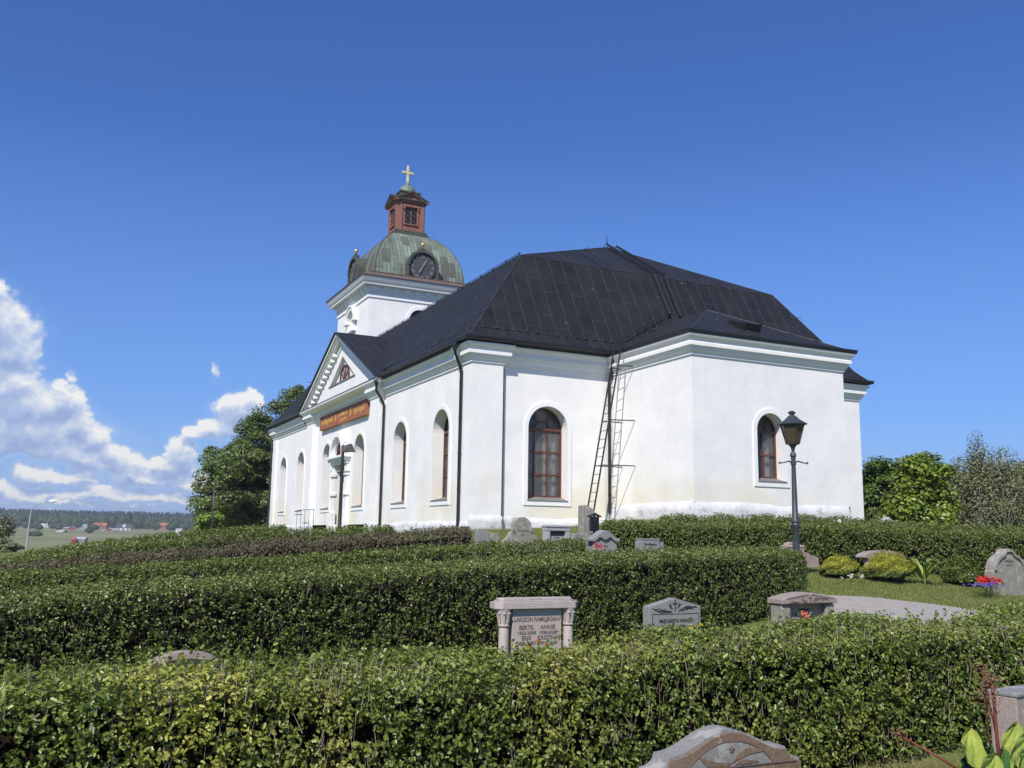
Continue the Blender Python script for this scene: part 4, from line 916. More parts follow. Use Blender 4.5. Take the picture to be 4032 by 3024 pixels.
def hedge(label, st, thick, dens, leaf, mat, seed=0, twigs=60, lobed=False, ends=(1, 1), rough=.05, bare=.0, core='hedgecore', shoots=6, twm='twig'):
    """st: stations (x, y, ztop, zbase) of the middle line"""
    st = np.array(st, float); seg = np.linalg.norm(np.diff(st[:, :2], axis=0), axis=1); S_ = np.concatenate([[0], np.cumsum(seg)]); L = S_[-1]
    r = np.random.default_rng(seed)
    def mid(s_): return np.stack([np.interp(s_, S_, st[:, k]) for k in range(4)], 1)
    def tang(s_):
        a_ = mid(np.clip(s_ + .1, 0, L)) - mid(np.clip(s_ - .1, 0, L)); tt = a_[:, :2]; return tt / (np.linalg.norm(tt, axis=1)[:, None] + 1e-9)
    c0 = mid(np.array([L / 2]))[0]; tg = tang(np.array([L / 2]))[0]; side = np.array([tg[1], -tg[0]])
    if (CAM_C[:2] - c0[:2]) @ side < 0: side = -side
    sg = 1 if abs(side @ np.array([tg[1], -tg[0]]) - 1) < 1e-3 else -1
    root = empty('hedge', (c0[0], c0[1], c0[3]), 0, label, 'hedge', 'clipped hedges between the grave rows'); O_ = np.array([c0[0], c0[1], c0[3]])
    H = float(np.mean(st[:, 2] - st[:, 3])); rc = .16
    per = H + thick + H; CL = 6; nt_ = int(L * dens * (H + thick + .5 * H) / CL)
    s_ = r.uniform(0, L, nt_); w = np.array([H, thick, .5 * H]); w = w / w.sum(); part = r.choice(3, nt_, p=w)
    md = mid(s_); tn_ = tang(s_); nf = np.stack([tn_[:, 1], -tn_[:, 0]], 1) * sg; hh = md[:, 2] - md[:, 3]
    endw = np.minimum(np.where(ends[0], s_, 9), np.where(ends[1], L - s_, 9)); shrink = np.where(endw < .35, np.sqrt(np.clip(1 - ((.35 - endw) / .35) ** 2, .05, 1)), 1.0)
    T2 = thick / 2 * shrink; v_ = r.uniform(0, 1, nt_)
    z = np.where(part == 1, hh, v_ * hh); off = np.where(part == 0, T2, np.where(part == 2, -T2, (v_ * 2 - 1) * T2))
    nx = np.where(part == 0, 1.0, np.where(part == 2, -1.0, 0.0)); nz = np.where(part == 1, 1.0, .0)
    # round the shoulders
    ez = hh - z; eo = T2 - np.abs(off); c = (part != 1) & (ez < rc); off = np.where(c, off * (1 - (1 - ez / rc) ** 2 * rc / np.maximum(T2, .1) * .8), off); nz = np.where(c, .7 * (1 - ez / rc), nz)
    c = (part == 1) & (eo < rc); z = np.where(c, z - (1 - eo / rc) ** 2 * rc * .6, z); nx = np.where(c, .6 * np.sign(off), nx)
    # fuller in the middle of the face, thin at the foot
    Pp = np.stack([md[:, 0] + nf[:, 0] * off, md[:, 1] + nf[:, 1] * off, md[:, 3] + z], 1); Nn = np.stack([nf[:, 0] * nx, nf[:, 1] * nx, nz], 1)
    lump = sines(Pp, 1.8, seed + 5) * rough + sines(Pp, 5.5, seed + 6) * rough * .45
    inw = r.exponential(.065, nt_) * r.uniform(.3, 1.6, nt_)
    Pp = Pp + Nn * (lump - inw)[:, None]
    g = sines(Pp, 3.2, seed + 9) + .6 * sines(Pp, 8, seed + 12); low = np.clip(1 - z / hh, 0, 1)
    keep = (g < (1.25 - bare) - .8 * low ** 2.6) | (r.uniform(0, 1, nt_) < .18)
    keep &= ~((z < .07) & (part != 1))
    Pp, Nn = Pp[keep], Nn[keep]
    # end caps
    for e_, (on, s0) in enumerate(zip(ends, (0.0, L))):
        if not on: continue
        ne = int(dens * H * thick / CL); m0 = mid(np.array([s0]))[0]; t0 = tang(np.array([s0]))[0] * (-1 if s0 == 0 else 1); n0 = np.array([t0[1], -t0[0]])
        o_ = r.uniform(-1, 1, ne) * thick / 2 * .92; zz = r.uniform(.08, 1, ne) * (m0[2] - m0[3]) * (1 - .12 * (np.abs(o_) / (thick / 2)) ** 3)
        pe = np.stack([m0[0] + n0[0] * o_, m0[1] + n0[1] * o_, m0[3] + zz], 1) + np.append(t0, 0) * (.06 - .2 * (np.abs(o_) / (thick / 2)) ** 2 - .12 * (zz / (m0[2] - m0[3])) ** 4 - r.exponential(.05, ne))[:, None]
        Pp = np.concatenate([Pp, pe]); Nn = np.concatenate([Nn, np.tile(np.append(t0, .0), (ne, 1))])
    # leaves sit in small sprays along their shoots
    nc = len(Pp); dr_ = Nn * .8 + r.normal(size=(nc, 3)) * .55 + np.array([0, 0, .55]); dr_ /= np.linalg.norm(dr_, axis=1)[:, None]; ln_ = leaf * r.uniform(1.0, 3.4, nc)
    ix = np.repeat(np.arange(nc), CL); tt_ = np.tile(np.linspace(-.75, .35, CL), nc); Pp = Pp[ix] + dr_[ix] * (tt_ * ln_[ix])[:, None] + r.normal(size=(len(ix), 3)) * leaf * .42; Nn = Nn[ix] * .7 + dr_[ix] * .3
    # shoots that stand above the clipped top
    ns = int(L * shoots)
    ss = r.uniform(0, L, ns); m1 = mid(ss); n1 = tang(ss); n1 = np.stack([n1[:, 1], -n1[:, 0]], 1); o_ = r.uniform(-.48, .48, ns) * thick; hs = r.gamma(2.0, .022, ns) * (1 if leaf < .035 else .4)
    for k in range(4):
        f = (k + 1) / 4; q = np.stack([m1[:, 0] + n1[:, 0] * o_, m1[:, 1] + n1[:, 1] * o_, m1[:, 2] + hs * f + .01], 1) + r.normal(size=(ns, 3)) * leaf * .35
        Pp = np.concatenate([Pp, q]); Nn = np.concatenate([Nn, r.normal(size=(ns, 3)) * .8])
    sz = leaf * r.uniform(.6, 1.35, len(Pp))
    global rng; rng = np.random.default_rng(seed + 77)
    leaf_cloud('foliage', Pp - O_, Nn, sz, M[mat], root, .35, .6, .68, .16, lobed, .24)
    # inner mass of dark stems
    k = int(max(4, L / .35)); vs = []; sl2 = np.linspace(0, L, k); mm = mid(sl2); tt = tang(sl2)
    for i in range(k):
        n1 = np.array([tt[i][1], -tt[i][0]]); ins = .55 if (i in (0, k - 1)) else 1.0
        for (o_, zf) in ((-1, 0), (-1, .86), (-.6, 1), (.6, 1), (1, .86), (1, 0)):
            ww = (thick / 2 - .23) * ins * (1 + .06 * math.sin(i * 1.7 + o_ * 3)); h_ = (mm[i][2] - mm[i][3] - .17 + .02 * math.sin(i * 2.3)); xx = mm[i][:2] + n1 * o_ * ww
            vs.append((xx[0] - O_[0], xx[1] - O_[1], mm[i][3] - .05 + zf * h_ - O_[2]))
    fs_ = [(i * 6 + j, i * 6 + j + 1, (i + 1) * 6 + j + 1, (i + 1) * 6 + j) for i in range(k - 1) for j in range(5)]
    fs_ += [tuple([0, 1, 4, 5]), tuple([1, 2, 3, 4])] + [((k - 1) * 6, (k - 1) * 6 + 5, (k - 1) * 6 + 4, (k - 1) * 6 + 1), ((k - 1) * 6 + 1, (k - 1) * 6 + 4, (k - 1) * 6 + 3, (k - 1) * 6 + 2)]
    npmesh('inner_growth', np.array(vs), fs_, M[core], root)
    ntw = int(L * twigs); ss = r.uniform(0, L, ntw); m1 = mid(ss); n1 = tang(ss); n1 = np.stack([n1[:, 1], -n1[:, 0]], 1) * sg
    o_ = np.where(r.uniform(0, 1, ntw) < .8, thick / 2 - r.uniform(-.01, .13, ntw), r.uniform(-.4, .4, ntw) * thick); hz_ = m1[:, 2] - m1[:, 3]; z0 = np.where(np.abs(o_) < thick * .4, hz_ - r.uniform(.0, .25, ntw), r.uniform(0, .92, ntw) * hz_)
    A_ = np.stack([m1[:, 0] + n1[:, 0] * o_, m1[:, 1] + n1[:, 1] * o_, m1[:, 3] + z0], 1); Ln = r.uniform(.04, .15, ntw)[:, None]
    B_ = A_ + (np.array([0, 0, 1]) + r.normal(size=(ntw, 3)) * .26) * Ln; B_[:, 2] = np.minimum(B_[:, 2], m1[:, 2] + .05)
    sticks('twigs', A_ - O_, B_ - O_, r.uniform(.0015, .0042, ntw) * max(1, leaf / .03) ** .5, M[twm], root)
    return root
COT = .488
def row(D0, tops, us, thick, base=None, hmin=.6, dcot=COT, back=False):
    """stations: bearings us with the top seen at v; the row runs parallel to the east wall"""
    out = []
    for u in us:
        v = np.interp(u, [q[0] for q in tops], [q[1] for q in tops]); d = D0 / (1 - dcot * (u - 2016) / FPX)
        q = at(u, v, d)
        q = q - (np.append(RIGHT[:2] * -.0 + HEAD[:2], 0) * (thick / 2 * 1.0) if back else 0)
        zb_ = tz_(q[0], q[1]) if base is None else base(u); out.append((q[0], q[1], q[2] - (.005 if back else .03), min(zb_, q[2] - hmin)))
    return out
h1 = row(7.05, [(-600, 2655), (0, 2622), (600, 2580), (1100, 2566), (1700, 2560), (1980, 2570), (2120, 2510), (2300, 2512), (2640, 2472), (3000, 2455), (3300, 2436), (3700, 2428), (3950, 2395), (4300, 2390), (4700, 2380)], [-700, 0, 600, 1100, 1700, 1980, 2300, 2640, 3000, 3300, 3700, 4032, 4500], .85, back=True)
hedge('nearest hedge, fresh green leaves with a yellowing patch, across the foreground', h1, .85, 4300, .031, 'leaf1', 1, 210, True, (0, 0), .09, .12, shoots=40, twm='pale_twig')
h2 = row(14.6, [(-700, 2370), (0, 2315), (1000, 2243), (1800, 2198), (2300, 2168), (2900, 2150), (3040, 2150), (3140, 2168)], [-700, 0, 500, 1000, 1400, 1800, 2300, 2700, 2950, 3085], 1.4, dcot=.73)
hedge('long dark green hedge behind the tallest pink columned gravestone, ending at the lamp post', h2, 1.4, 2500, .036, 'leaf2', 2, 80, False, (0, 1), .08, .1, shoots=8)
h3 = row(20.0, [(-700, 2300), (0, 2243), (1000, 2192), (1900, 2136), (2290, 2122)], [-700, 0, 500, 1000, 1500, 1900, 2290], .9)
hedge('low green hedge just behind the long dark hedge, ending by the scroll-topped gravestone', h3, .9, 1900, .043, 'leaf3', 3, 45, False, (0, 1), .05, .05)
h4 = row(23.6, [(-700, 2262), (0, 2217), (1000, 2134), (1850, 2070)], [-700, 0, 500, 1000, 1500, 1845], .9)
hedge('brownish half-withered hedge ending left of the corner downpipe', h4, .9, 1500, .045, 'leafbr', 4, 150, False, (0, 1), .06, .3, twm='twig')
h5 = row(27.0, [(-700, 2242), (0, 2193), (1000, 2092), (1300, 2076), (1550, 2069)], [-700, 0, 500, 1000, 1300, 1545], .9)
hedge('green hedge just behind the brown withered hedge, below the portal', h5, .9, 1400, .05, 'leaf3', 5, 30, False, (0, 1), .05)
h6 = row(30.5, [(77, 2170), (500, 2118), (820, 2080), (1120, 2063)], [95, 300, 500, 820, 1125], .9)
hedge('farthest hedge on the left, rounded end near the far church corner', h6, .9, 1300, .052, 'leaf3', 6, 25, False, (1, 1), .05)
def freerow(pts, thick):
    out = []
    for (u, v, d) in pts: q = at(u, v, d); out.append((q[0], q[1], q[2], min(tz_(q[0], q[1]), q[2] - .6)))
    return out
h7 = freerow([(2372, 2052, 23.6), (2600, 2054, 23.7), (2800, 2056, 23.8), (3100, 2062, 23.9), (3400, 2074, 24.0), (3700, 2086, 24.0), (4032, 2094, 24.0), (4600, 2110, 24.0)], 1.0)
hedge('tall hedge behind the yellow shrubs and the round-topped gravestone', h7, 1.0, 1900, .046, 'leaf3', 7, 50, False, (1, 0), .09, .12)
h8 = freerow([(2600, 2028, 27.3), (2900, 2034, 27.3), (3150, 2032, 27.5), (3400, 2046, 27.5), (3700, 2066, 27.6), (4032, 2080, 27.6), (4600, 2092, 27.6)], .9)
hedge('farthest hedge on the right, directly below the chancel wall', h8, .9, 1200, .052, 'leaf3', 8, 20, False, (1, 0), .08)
# ================================================================== lawn blades
def grass(name, pts, h, w, mat, label=None):
    n_ = len(pts); a_ = rng.uniform(0, 6.28, n_); lean = rng.normal(size=(n_, 2)) * .45; hh = h * rng.uniform(.5, 1.3, n_); P_ = np.array(pts); ww = w * rng.uniform(.6, 1.3, n_)
    dx = np.stack([np.cos(a_) * ww, np.sin(a_) * ww, np.zeros(n_)], 1); tip = np.stack([lean[:, 0] * hh, lean[:, 1] * hh, hh], 1); V = np.stack([P_ - dx, P_ + dx, P_ + tip], 1).reshape(-1, 3)
    F = np.arange(n_ * 3).reshape(-1, 3); o = npmesh(name, V, F, mat, None, {'rnd': np.repeat(rng.uniform(0, 1, n_), 3)}, 3); tag(o, label, 'grass', kind='stuff'); return o
M['blade'] = leafmat('grass_blade', [(.12, .16, .035), (.18, .225, .055), (.245, .28, .085), (.38, .35, .18)], .6, .2, (.30, .25, .13), .45, .3, (.57, .68))
pts = []
while len(pts) < 90000:
    n_ = 60000; u = rng.uniform(3060, 4400, n_); d = rng.uniform(15.5, 24.5, n_); la_ = (u - 2016) / FPX * d; x = CAM_C[0] + HEAD[0] * d + RIGHT[0] * la_; y = CAM_C[1] + HEAD[1] * d + RIGHT[1] * la_
    # keep off the gravel: on the far side of the path edge only
    ex = np.array([q[:2] for q in edge_hi]); ld = [((e - CAM_C[:2]) @ HEAD[:2]) for e in ex]; ll = [((e - CAM_C[:2]) @ RIGHT[:2]) for e in ex]
    lim = np.interp(la_, ll, ld) + rng.normal(size=n_) * .05; k = d > lim; x, y = x[k], y[k]; z = terrain(x, y); pts += list(zip(x, y, z))
grass('grass', pts[:90000], .045, .006, M['blade'], 'short dry-patched lawn grass right of the lamp post')
pts = []
for (u0, u1, d0, d1, n_) in ((1850, 2700, 24.5, 33, 26000), (3300, 4500, 4.5, 7.6, 9000), (2300, 3600, 4.2, 7.0, 6000), (2000, 3300, 11.5, 15.2, 9000)):
    u = rng.uniform(u0, u1, n_); d = rng.uniform(d0, d1, n_); la_ = (u - 2016) / FPX * d; x = CAM_C[0] + HEAD[0] * d + RIGHT[0] * la_; y = CAM_C[1] + HEAD[1] * d + RIGHT[1] * la_
    k = ~(((x > -.1) & (y > -.1)) | ((x > 5.8) & (y > -5.2))); x, y = x[k], y[k]; pts += list(zip(x, y, terrain(x, y)))
grass('grass', pts, .11, .006, M['blade'], 'longer tufts of grass between the graves and at the hedge foot')
# ================================================================== gravestones
def grave(u, vtop, d, label, rz=0.0, sink=.02, name='gravestone', group='gravestones of the churchyard'):
    q = at(u, vtop, d); zb_ = tz_(q[0], q[1]) - sink; o = empty(name, (q[0], q[1], zb_), rz, label, 'gravestone', group); return o, q[2] - zb_
def px(w, d): return w * d / (FPX * .93)
def outline_slab(pts, y0, y1):
    mb = MB(); mb.prism([(x, y0, z) for x, z in pts], (0, y1 - y0, 0)); return mb
def txt(o, s_, size, x, z, y, mat='carve', xs=1.0, e=.003): return text_mesh(s_, size, M[mat], o, 'lettering', on_y(x, z, y), e, 'CENTER', xs)
def cross_mark(mb, x, z, y, h, w, t_): mb.box(x - t_ / 2, x + t_ / 2, y - .004, y + .003, z - h / 2, z + h / 2); mb.box(x - w / 2, x + w / 2, y - .0045, y + .003, z + h * .12, z + h * .12 + t_)
# --- family grave with two columns
D = 12.7; o, H = grave(2105, 2352, D, 'pink granite family gravestone with two columns and a thick flat cap'); w = px(333, D); k = w / 1.2; hw = w / 2
ct = .135; bt = H - ct
mb = MB(); cz = bt
def chamf(mb, hx, hy, c, z0, z1): mb.prism([(-hx + c, -hy, z0), (hx - c, -hy, z0), (hx, -hy + c, z0), (hx, hy - c, z0), (hx - c, hy, z0), (-hx + c, hy, z0), (-hx, hy - c, z0), (-hx, -hy + c, z0)], (0, 0, z1 - z0))
chamf(mb, hw, .155, .08, cz, cz + .085); chamf(mb, hw - .05, .115, .05, cz + .085, cz + .105); chamf(mb, hw - .08, .09, .04, cz + .105, cz + ct); mb.build('cap', M['pink'], o, bevel=.006)
for s_ in (-1, 1):
    x = s_ * (hw - .14); mb = MB(); mb.lathe([(.085, 0), (.085, .05), (.068, .07), (.066, bt - .26), (.06, bt - .235)], (x, -.06, 0), 18); c_ = mb.build('column', M['pink'], o, smooth='angle')
    mb = MB(); mb.lathe([(.062, bt - .225), (.075, bt - .215), (.075, bt - .2), (.062, bt - .19), (.066, bt - .12), (.09, bt - .04), (.10, bt - .001)], (x, -.06, 0), 18)
    for an in range(8):
        t_ = R_(an * 45 + 22); mb.ball((x + .092 * math.cos(t_), -.06 + .092 * math.sin(t_), bt - .055), .018, 8, 6); mb.bar((x + .068 * math.cos(t_), -.06 + .068 * math.sin(t_), bt - .18), (x + .088 * math.cos(t_), -.06 + .088 * math.sin(t_), bt - .07), .02, .014)
    mb.build('capital', M['pink'], o, smooth='angle')
mb = MB(); iw = hw - .255; mb.box(-iw, iw, -.085, .07, 0, bt); b1 = mb.build('slab', M['pink'], o, bevel=.005)
fy = -.086; sc = iw / .345
txt(o, 'LARSSON FAMILJEGRAV', .078 * sc, 0, bt - .165, fy, 'carvebr', .80)
for (s_, x, z, sz) in (('BERTIL', -.15, .265, .074), ('ANNIE', .15, .265, .074), ('1922-2008', -.15, .328, .058), ('1928-2020', .15, .328, .058), ('ERIK', -.15, .398, .074), ('KRISTINA', .15, .398, .074), ('1891-1981', -.15, .460, .058), ('1891-1968', .15, .460, .058)):
    txt(o, s_, sz * sc, x * sc, bt - z, fy, 'carvebr', .95 if sz > .06 else 1.05)
mb = MB(); mb.box(-hw + .03, hw - .03, -.16, .16, -.3, .0); mb.build('base', M['pink'], o)
# --- grey stone with carved palm and cross
D = 13.7; o, H = grave(2646, 2354, D, 'grey gravestone with low gabled top, carved black cross and palm leaves', rz=R_(2)); w = px(228, D); hw = w / 2
def leafshape(mb, x, z, L_, an, wd, y, n=7):
    c_, s_ = math.cos(an), math.sin(an); up_, dn_ = [], []
    for i in range(n + 1): t_ = i / n; ww = wd * math.sin(math.pi * t_) ** .8; bx_ = L_ * t_; by = .12 * L_ * math.sin(math.pi * t_); up_.append((bx_, by + ww / 2)); dn_.append((bx_, by - ww / 2))
    pts_ = [(x + a_ * c_ - b_ * s_, z + a_ * s_ + b_ * c_) for a_, b_ in up_ + dn_[::-1][1:-1]]; mb.prism([(q[0], y, q[1]) for q in pts_], (0, .006, 0))
outline_slab([(-hw, -.3), (hw, -.3), (hw, H - .115), (0, H), (-hw, H - .115)], -.07, .08).build('slab', M['grey'], o, bevel=.006)
cv = MB(); y = -.0745
cross_mark(cv, 0, H - .10, y + .004, .15, .085, .014)
for s_ in (-1, 1):
    for (x0, z0, L_, an, wd) in ((.05, .165, .13, 12, .022), (.06, .15, .16, 2, .016), (.09, .15, .20, 14, .016), (.12, .155, .20, 4, .014), (.035, .13, .10, 45, .02), (.20, .14, .17, 8, .014), (.06, .10, .05, 75, .015), (.16, .12, .14, -8, .012), (.27, .12, .10, 6, .012)):
        L_ *= w / .85; x0 *= w / .85
        if s_ > 0: leafshape(cv, x0, H - z0 - .035 + .012, L_, R_(an), wd, y)
        else: leafshape(cv, -x0, H - z0 - .035 + .012, L_, R_(180 - an), wd, y)
for (a_, b_, c_, d_) in ((-hw + .055, hw - .03, H - .222, H - .213), (-hw + .055, -hw + .064, .02, H - .222), (hw - .039, hw - .03, .02, H - .222)): cv.box(a_, b_, y + .0015, y + .008, c_, d_)
cv.build('carved_relief', M['carve'], o)
txt(o, 'MARGARETA WANDIN', .068 * w / .85, .02, H - .335, -.071, 'carve', .80); txt(o, '* 1870  + 1963', .048, .02, H - .40, -.071, 'carve'); txt(o, 'HEMMA', .05, .06, H - .475, -.071, 'carve')
# --- stone with heavy carved lintel on pillars
D = 14.6; o, H = grave(3156, 2332, D, 'weathered stone like a small portico, carved gable slab on two rough pillars'); w = px(256, D); hw = w / 2
outline_slab([(-hw, H - .16), (hw, H - .16), (hw, H - .085), (hw * .55, H - .03), (hw * .12, H - .0), (-hw * .12, H), (-hw * .55, H - .03), (-hw, H - .085)], -.18, .15).build('cap', M['reddish'], o, bevel=.008)
for s_ in (-1, 1):
    mb = MB(); mb.box(s_ * (hw - .11) - .085, s_ * (hw - .11) + .085, -.14, .12, -.3, H - .162); mb.build('pillar', M['mossy'], o, bevel=.025)
mb = MB(); mb.box(-hw + .19, hw - .19, -.04, .08, -.3, H - .163); mb.build('slab', M['reddish'], o)
cv = MB(); y = -.184; cross_mark(cv, 0, H - .085, y, .09, .06, .012)
for s_ in (-1, 1):
    for (x0, z0, L_, an, wd) in ((.05, .125, .14, 20, .03), (.07, .135, .30, 7, .02), (.2, .125, .2, 3, .018)): leafshape(cv, s_ * x0, H - z0, L_, R_(an) if s_ > 0 else R_(180 - an), wd, y)
for s_ in (-1, 1): cv.bar((s_ * .02, y + .002, H - .025), (s_ * (hw - .09), y + .002, H - .085), .008, .008)
cv.box(-hw + .1, hw - .1, y, y + .006, H - .148, H - .142)
cv.build('carved_relief', M['carvebr'], o); txt(o, 'FAMILJEN', .05, 0, H - .27, -.041, 'carve')
txt(o, '* 24', .05, -.18, H - .34, -.041, 'carve')
# --- rounded pinkish top peeping over the nearest hedge
D = 9.5; o, H = grave(735, 2566, D, 'low arched pinkish gravestone whose top just clears the nearest hedge'); w = px(235, D); hw = w / 2
a_ = [(-hw, -.3), (hw, -.3), (hw, H - .16)] + [(hw * math.cos(R_(q)), H - .16 + .11 * math.sin(R_(q))) for q in range(10, 180, 10)] + [(-hw, H - .16)]
outline_slab(a_, -.03, .10).build('slab', M['pink'], o)
a2 = [(hw * 1.08 * math.cos(R_(q)), H - .155 + .155 * math.sin(R_(q))) for q in range(0, 181, 8)] + [(hw * 1.02 * math.cos(R_(q)), H - .18 + .125 * math.sin(R_(q))) for q in range(180, -1, -8)]
mb = MB(); nn_ = 23
for i in range(22): q = [a2[i], a2[i + 1], a2[45 - i - 1], a2[45 - i]]; mb.hexa([(x, -.09, z) for x, z in q] + [(x, .15, z) for x, z in q])
mb.build('cap', M['reddish'], o)
# --- big brown stone in front
D = 4.75; o, H = grave(2868, 2874, D, 'large brown granite gravestone with lichened curved top and carved star over leaves, nearest in front', rz=R_(-1)); w = .86; hw = w / 2
def bow(x):  # half profile of the curved head
    t_ = abs(x) / hw
    return H - .10 * (1 - math.cos(min(t_ / .80, 1) * math.pi)) / 2 if t_ <= .80 else H - .10 - (.06 * math.sqrt(max(0, 1 - (1 - (t_ - .80) / .20) ** 2)))
xs_ = [hw * (1 - q / 40) for q in range(81)]
prof_ = [(x, bow(x)) for x in xs_]
body = [(-hw, -.3), (hw, -.3)] + prof_
outline_slab(body, .0, .13).build('back_block', M['lichened'], o)
outline_slab([(x * .995, z if z < 0 else z - .012) for x, z in body], -.018, -.001).build('front_face', M['brownst'], o)
cv = MB(); y = -.0235
def P(u, z, f=0.0): return (u, y + .006 - f, z)
zl = H - .165; ch = hw * .58; sg_ = .115; R0 = (ch * ch + sg_ * sg_) / (2 * sg_); zc_ = zl + sg_ - R0; a0_ = math.degrees(math.asin((zl - zc_) / R0))
arc_band(cv, P, 0, zc_, R0, R0 + .005, a0_, 180 - a0_, 0, .004, 30)
cv.box(-hw * .9, hw * .93, y, y + .006, zl - .004, zl); cv.box(hw * .925, hw * .93, y, y + .006, 0, zl - .004); cv.box(-hw * .9, -hw * .895, y, y + .006, 0, zl - .004)
cv.build('carved_line', M['carvebr'], o)
rl_ = MB()
seg = [((R0 - .004) * math.cos(R_(q)), zc_ + (R0 - .004) * math.sin(R_(q))) for q in np.linspace(a0_ + 1, 179 - a0_, 25)]
rl_.prism([(x, -.0205, z) for x, z in seg], (0, .002, 0)); rl_.build('carved_field', M['lichened'], o)
st_ = MB(); c0_ = H - .085
st_.prism([(.017 * (1 if k % 2 == 0 else .4) * math.sin(R_(k * 36)), -.027, c0_ + .017 * (1 if k % 2 == 0 else .4) * math.cos(R_(k * 36))) for k in range(10)], (0, .009, 0))
for s_ in (-1, 1):
    for (x0, z0, L_, an, wd) in ((.0, .018, .20, 12, .030), (.02, .008, .10, 2, .016), (.05, .006, .08, 4, .016), (.09, .006, .07, 4, .013)): leafshape(st_, s_ * x0, zl + z0, L_, R_(an) if s_ > 0 else R_(180 - an), wd, -.0245)
st_.build('carved_relief', M['brownst'], o)
# --- stone cut by the right edge
D = 6.3; o, H = grave(4090, 2722, D, 'grey and pink gravestone with carved cross at the right edge of the picture', rz=R_(8)); w = .62; hw = w / 2
mb = MB(); mb.box(-hw, hw, -.02, .16, -.3, H - .015); mb.build('slab', M['reddish'], o, bevel=.008); mb = MB(); mb.box(-hw + .055, hw - .02, -.035, -.021, .12, H - .03); mb.build('front_face', M['lichened'], o)
mb = MB(); mb.box(-hw - .004, hw + .004, -.03, .17, H - .014, H + .012); mb.build('cap', M['lichened'], o, bevel=.006)
cv = MB()
for k in (-.012, .012): cv.box(-hw + .12 + k - .005, -hw + .12 + k + .005, -.041, -.034, H - .38, H - .12); cv.box(-hw + .05, -hw + .19, -.0415, -.034, H - .20 + k - .005, H - .20 + k + .005)
cv.build('carved_cross', M['carve'], o)
# --- stones below the chancel window
D = 24.2; o, H = grave(1901, 2090, D, 'plain grey rectangular gravestone beside the end of the brown hedge'); w = px(56, D); hw = w / 2
mb = MB(); mb.box(-hw, hw * .75, -.06, .08, -.3, H); mb.build('slab', M['grey'], o, bevel=.01); mb = MB(); mb.box(hw * .752, hw, -.055, .075, -.3, H - .005); mb.build('rough_edge', M['lichened'], o, bevel=.02)
txt(o, 'FAMILJEN', .055, -.03, H - .30, -.062); txt(o, 'VILA', .05, -.03, H - .38, -.062)
D = 24.6; o, H = grave(1947, 2098, D, 'small rough gravestone stub between the grey slab and the scrolled stone'); hw = px(34, D) / 2
outline_slab([(-hw, -.3), (hw, -.3), (hw, H - .03), (hw * .5, H), (-hw * .7, H - .01), (-hw, H - .05)], -.07, .08).build('slab', M['mossy'], o, bevel=.02)
D = 26.2; o, H = grave(2054, 2036, D, 'broad weathered gravestone with round head and scrolled shoulders below the east window'); w = px(152, D); hw = w / 2
def scroll(hw, H, r=.50):
    R1 = hw * r; pts_ = [(hw, -.3), (hw, H * .36)]
    for i in range(7): t_ = i / 6; pts_.append((hw - (hw - R1 * 1.12) * t_ ** .8, H * .36 + (H * .28) * t_))
    pts_.append((R1 * 1.22, H * .66)); pts_.append((R1 * 1.02, H * .69))
    zc2 = H - R1
    pts_ += [(R1 * math.cos(R_(q)), max(zc2, H * .69) + (H - max(zc2, H * .69)) * math.sin(R_(q))) for q in range(0, 91, 10)]
    return pts_ + [(-x, z) for x, z in pts_[::-1][1:]]
pr_ = scroll(hw * .98, H); outline_slab(pr_, -.08, .10).build('slab', M['mossy'], o, bevel=.01)
mb = MB(); mb.box(-hw, hw, -.14, .16, -.3, H * .28); mb.build('base', M['mossy'], o, bevel=.02)
cv = MB()
for s_ in (-1, 1):
    P = lambda u, z, f=0.0: (u, -.081 - f, z)
    arc_band(cv, P, s_ * hw * .47, H * .63, .03, .045, 0, 360, 0, .02, 12)
cv.build('scroll', M['mossy'], o); txt(o, 'Carl Larsson', .075, 0, H * .62, -.082, 'carvebr'); txt(o, '1873', .06, 0, H * .52, -.082, 'carvebr')
D = 24.2; o, H = grave(2190, 2068, D, 'pale grey gravestone framed like a doorway with a dark panel'); w = px(103, D); hw = w / 2
mb = MB(); mb.box(-hw, hw, -.13, .13, H - .05, H); mb.box(-hw + .015, hw - .015, -.11, .11, H - .14, H - .051); mb.build('cap', M['lgrey'], o, bevel=.005)
for s_ in (-1, 1): mb = MB(); mb.box(s_ * (hw - .08) - .06, s_ * (hw - .08) + .06, -.10, .10, -.3, H - .142); mb.build('pillar', M['lgrey'], o, bevel=.008)
mb = MB(); mb.box(-hw + .142, hw - .142, -.03, .06, -.3, H - .142); mb.build('slab', M['lgrey'], o); mb = MB(); mb.box(-hw + .145, hw - .145, -.038, -.031, H - .27, H - .15); mb.build('dark_panel', M['darkpanel'], o)
for k, s_ in enumerate(('FAMILJEN', 'HOLM', 'VILAR HÄR', '1904 1961')): txt(o, s_, .045, 0, H - .33 - .065 * k, -.032, 'carve')
D = 26.5; o, H = grave(2312, 1988, D, 'tall rough boulder gravestone with a smooth arched panel'); w = px(55, D); hw = w / 2
mb = MB(); ou = [(-hw, -.3), (hw, -.3), (hw * 1.0, H * .84), (hw * .75, H * .90), (hw * .2, H * .95), (-hw * .3, H), (-hw, H * .985)]; mb.prism([(x, -.12, z) for x, z in ou], (0, .28, 0)); mb.build('boulder', M['mossy'], o, bevel=.03)
P = lambda u, z, f=0.0: (u, -.121 - f, z)
cv = MB(); arc_band(cv, P, hw * .45, H * .62, .13, .16, 90, 180, 0, .03, 8); cv.box(hw * .45 - .16, hw * .45 - .13, -.15, -.121, .0, H * .62); cv.box(hw * .45 - .125, hw, -.135, -.121, 0, H * .62 + .02); cv.build('arched_panel', M['grey'], o)
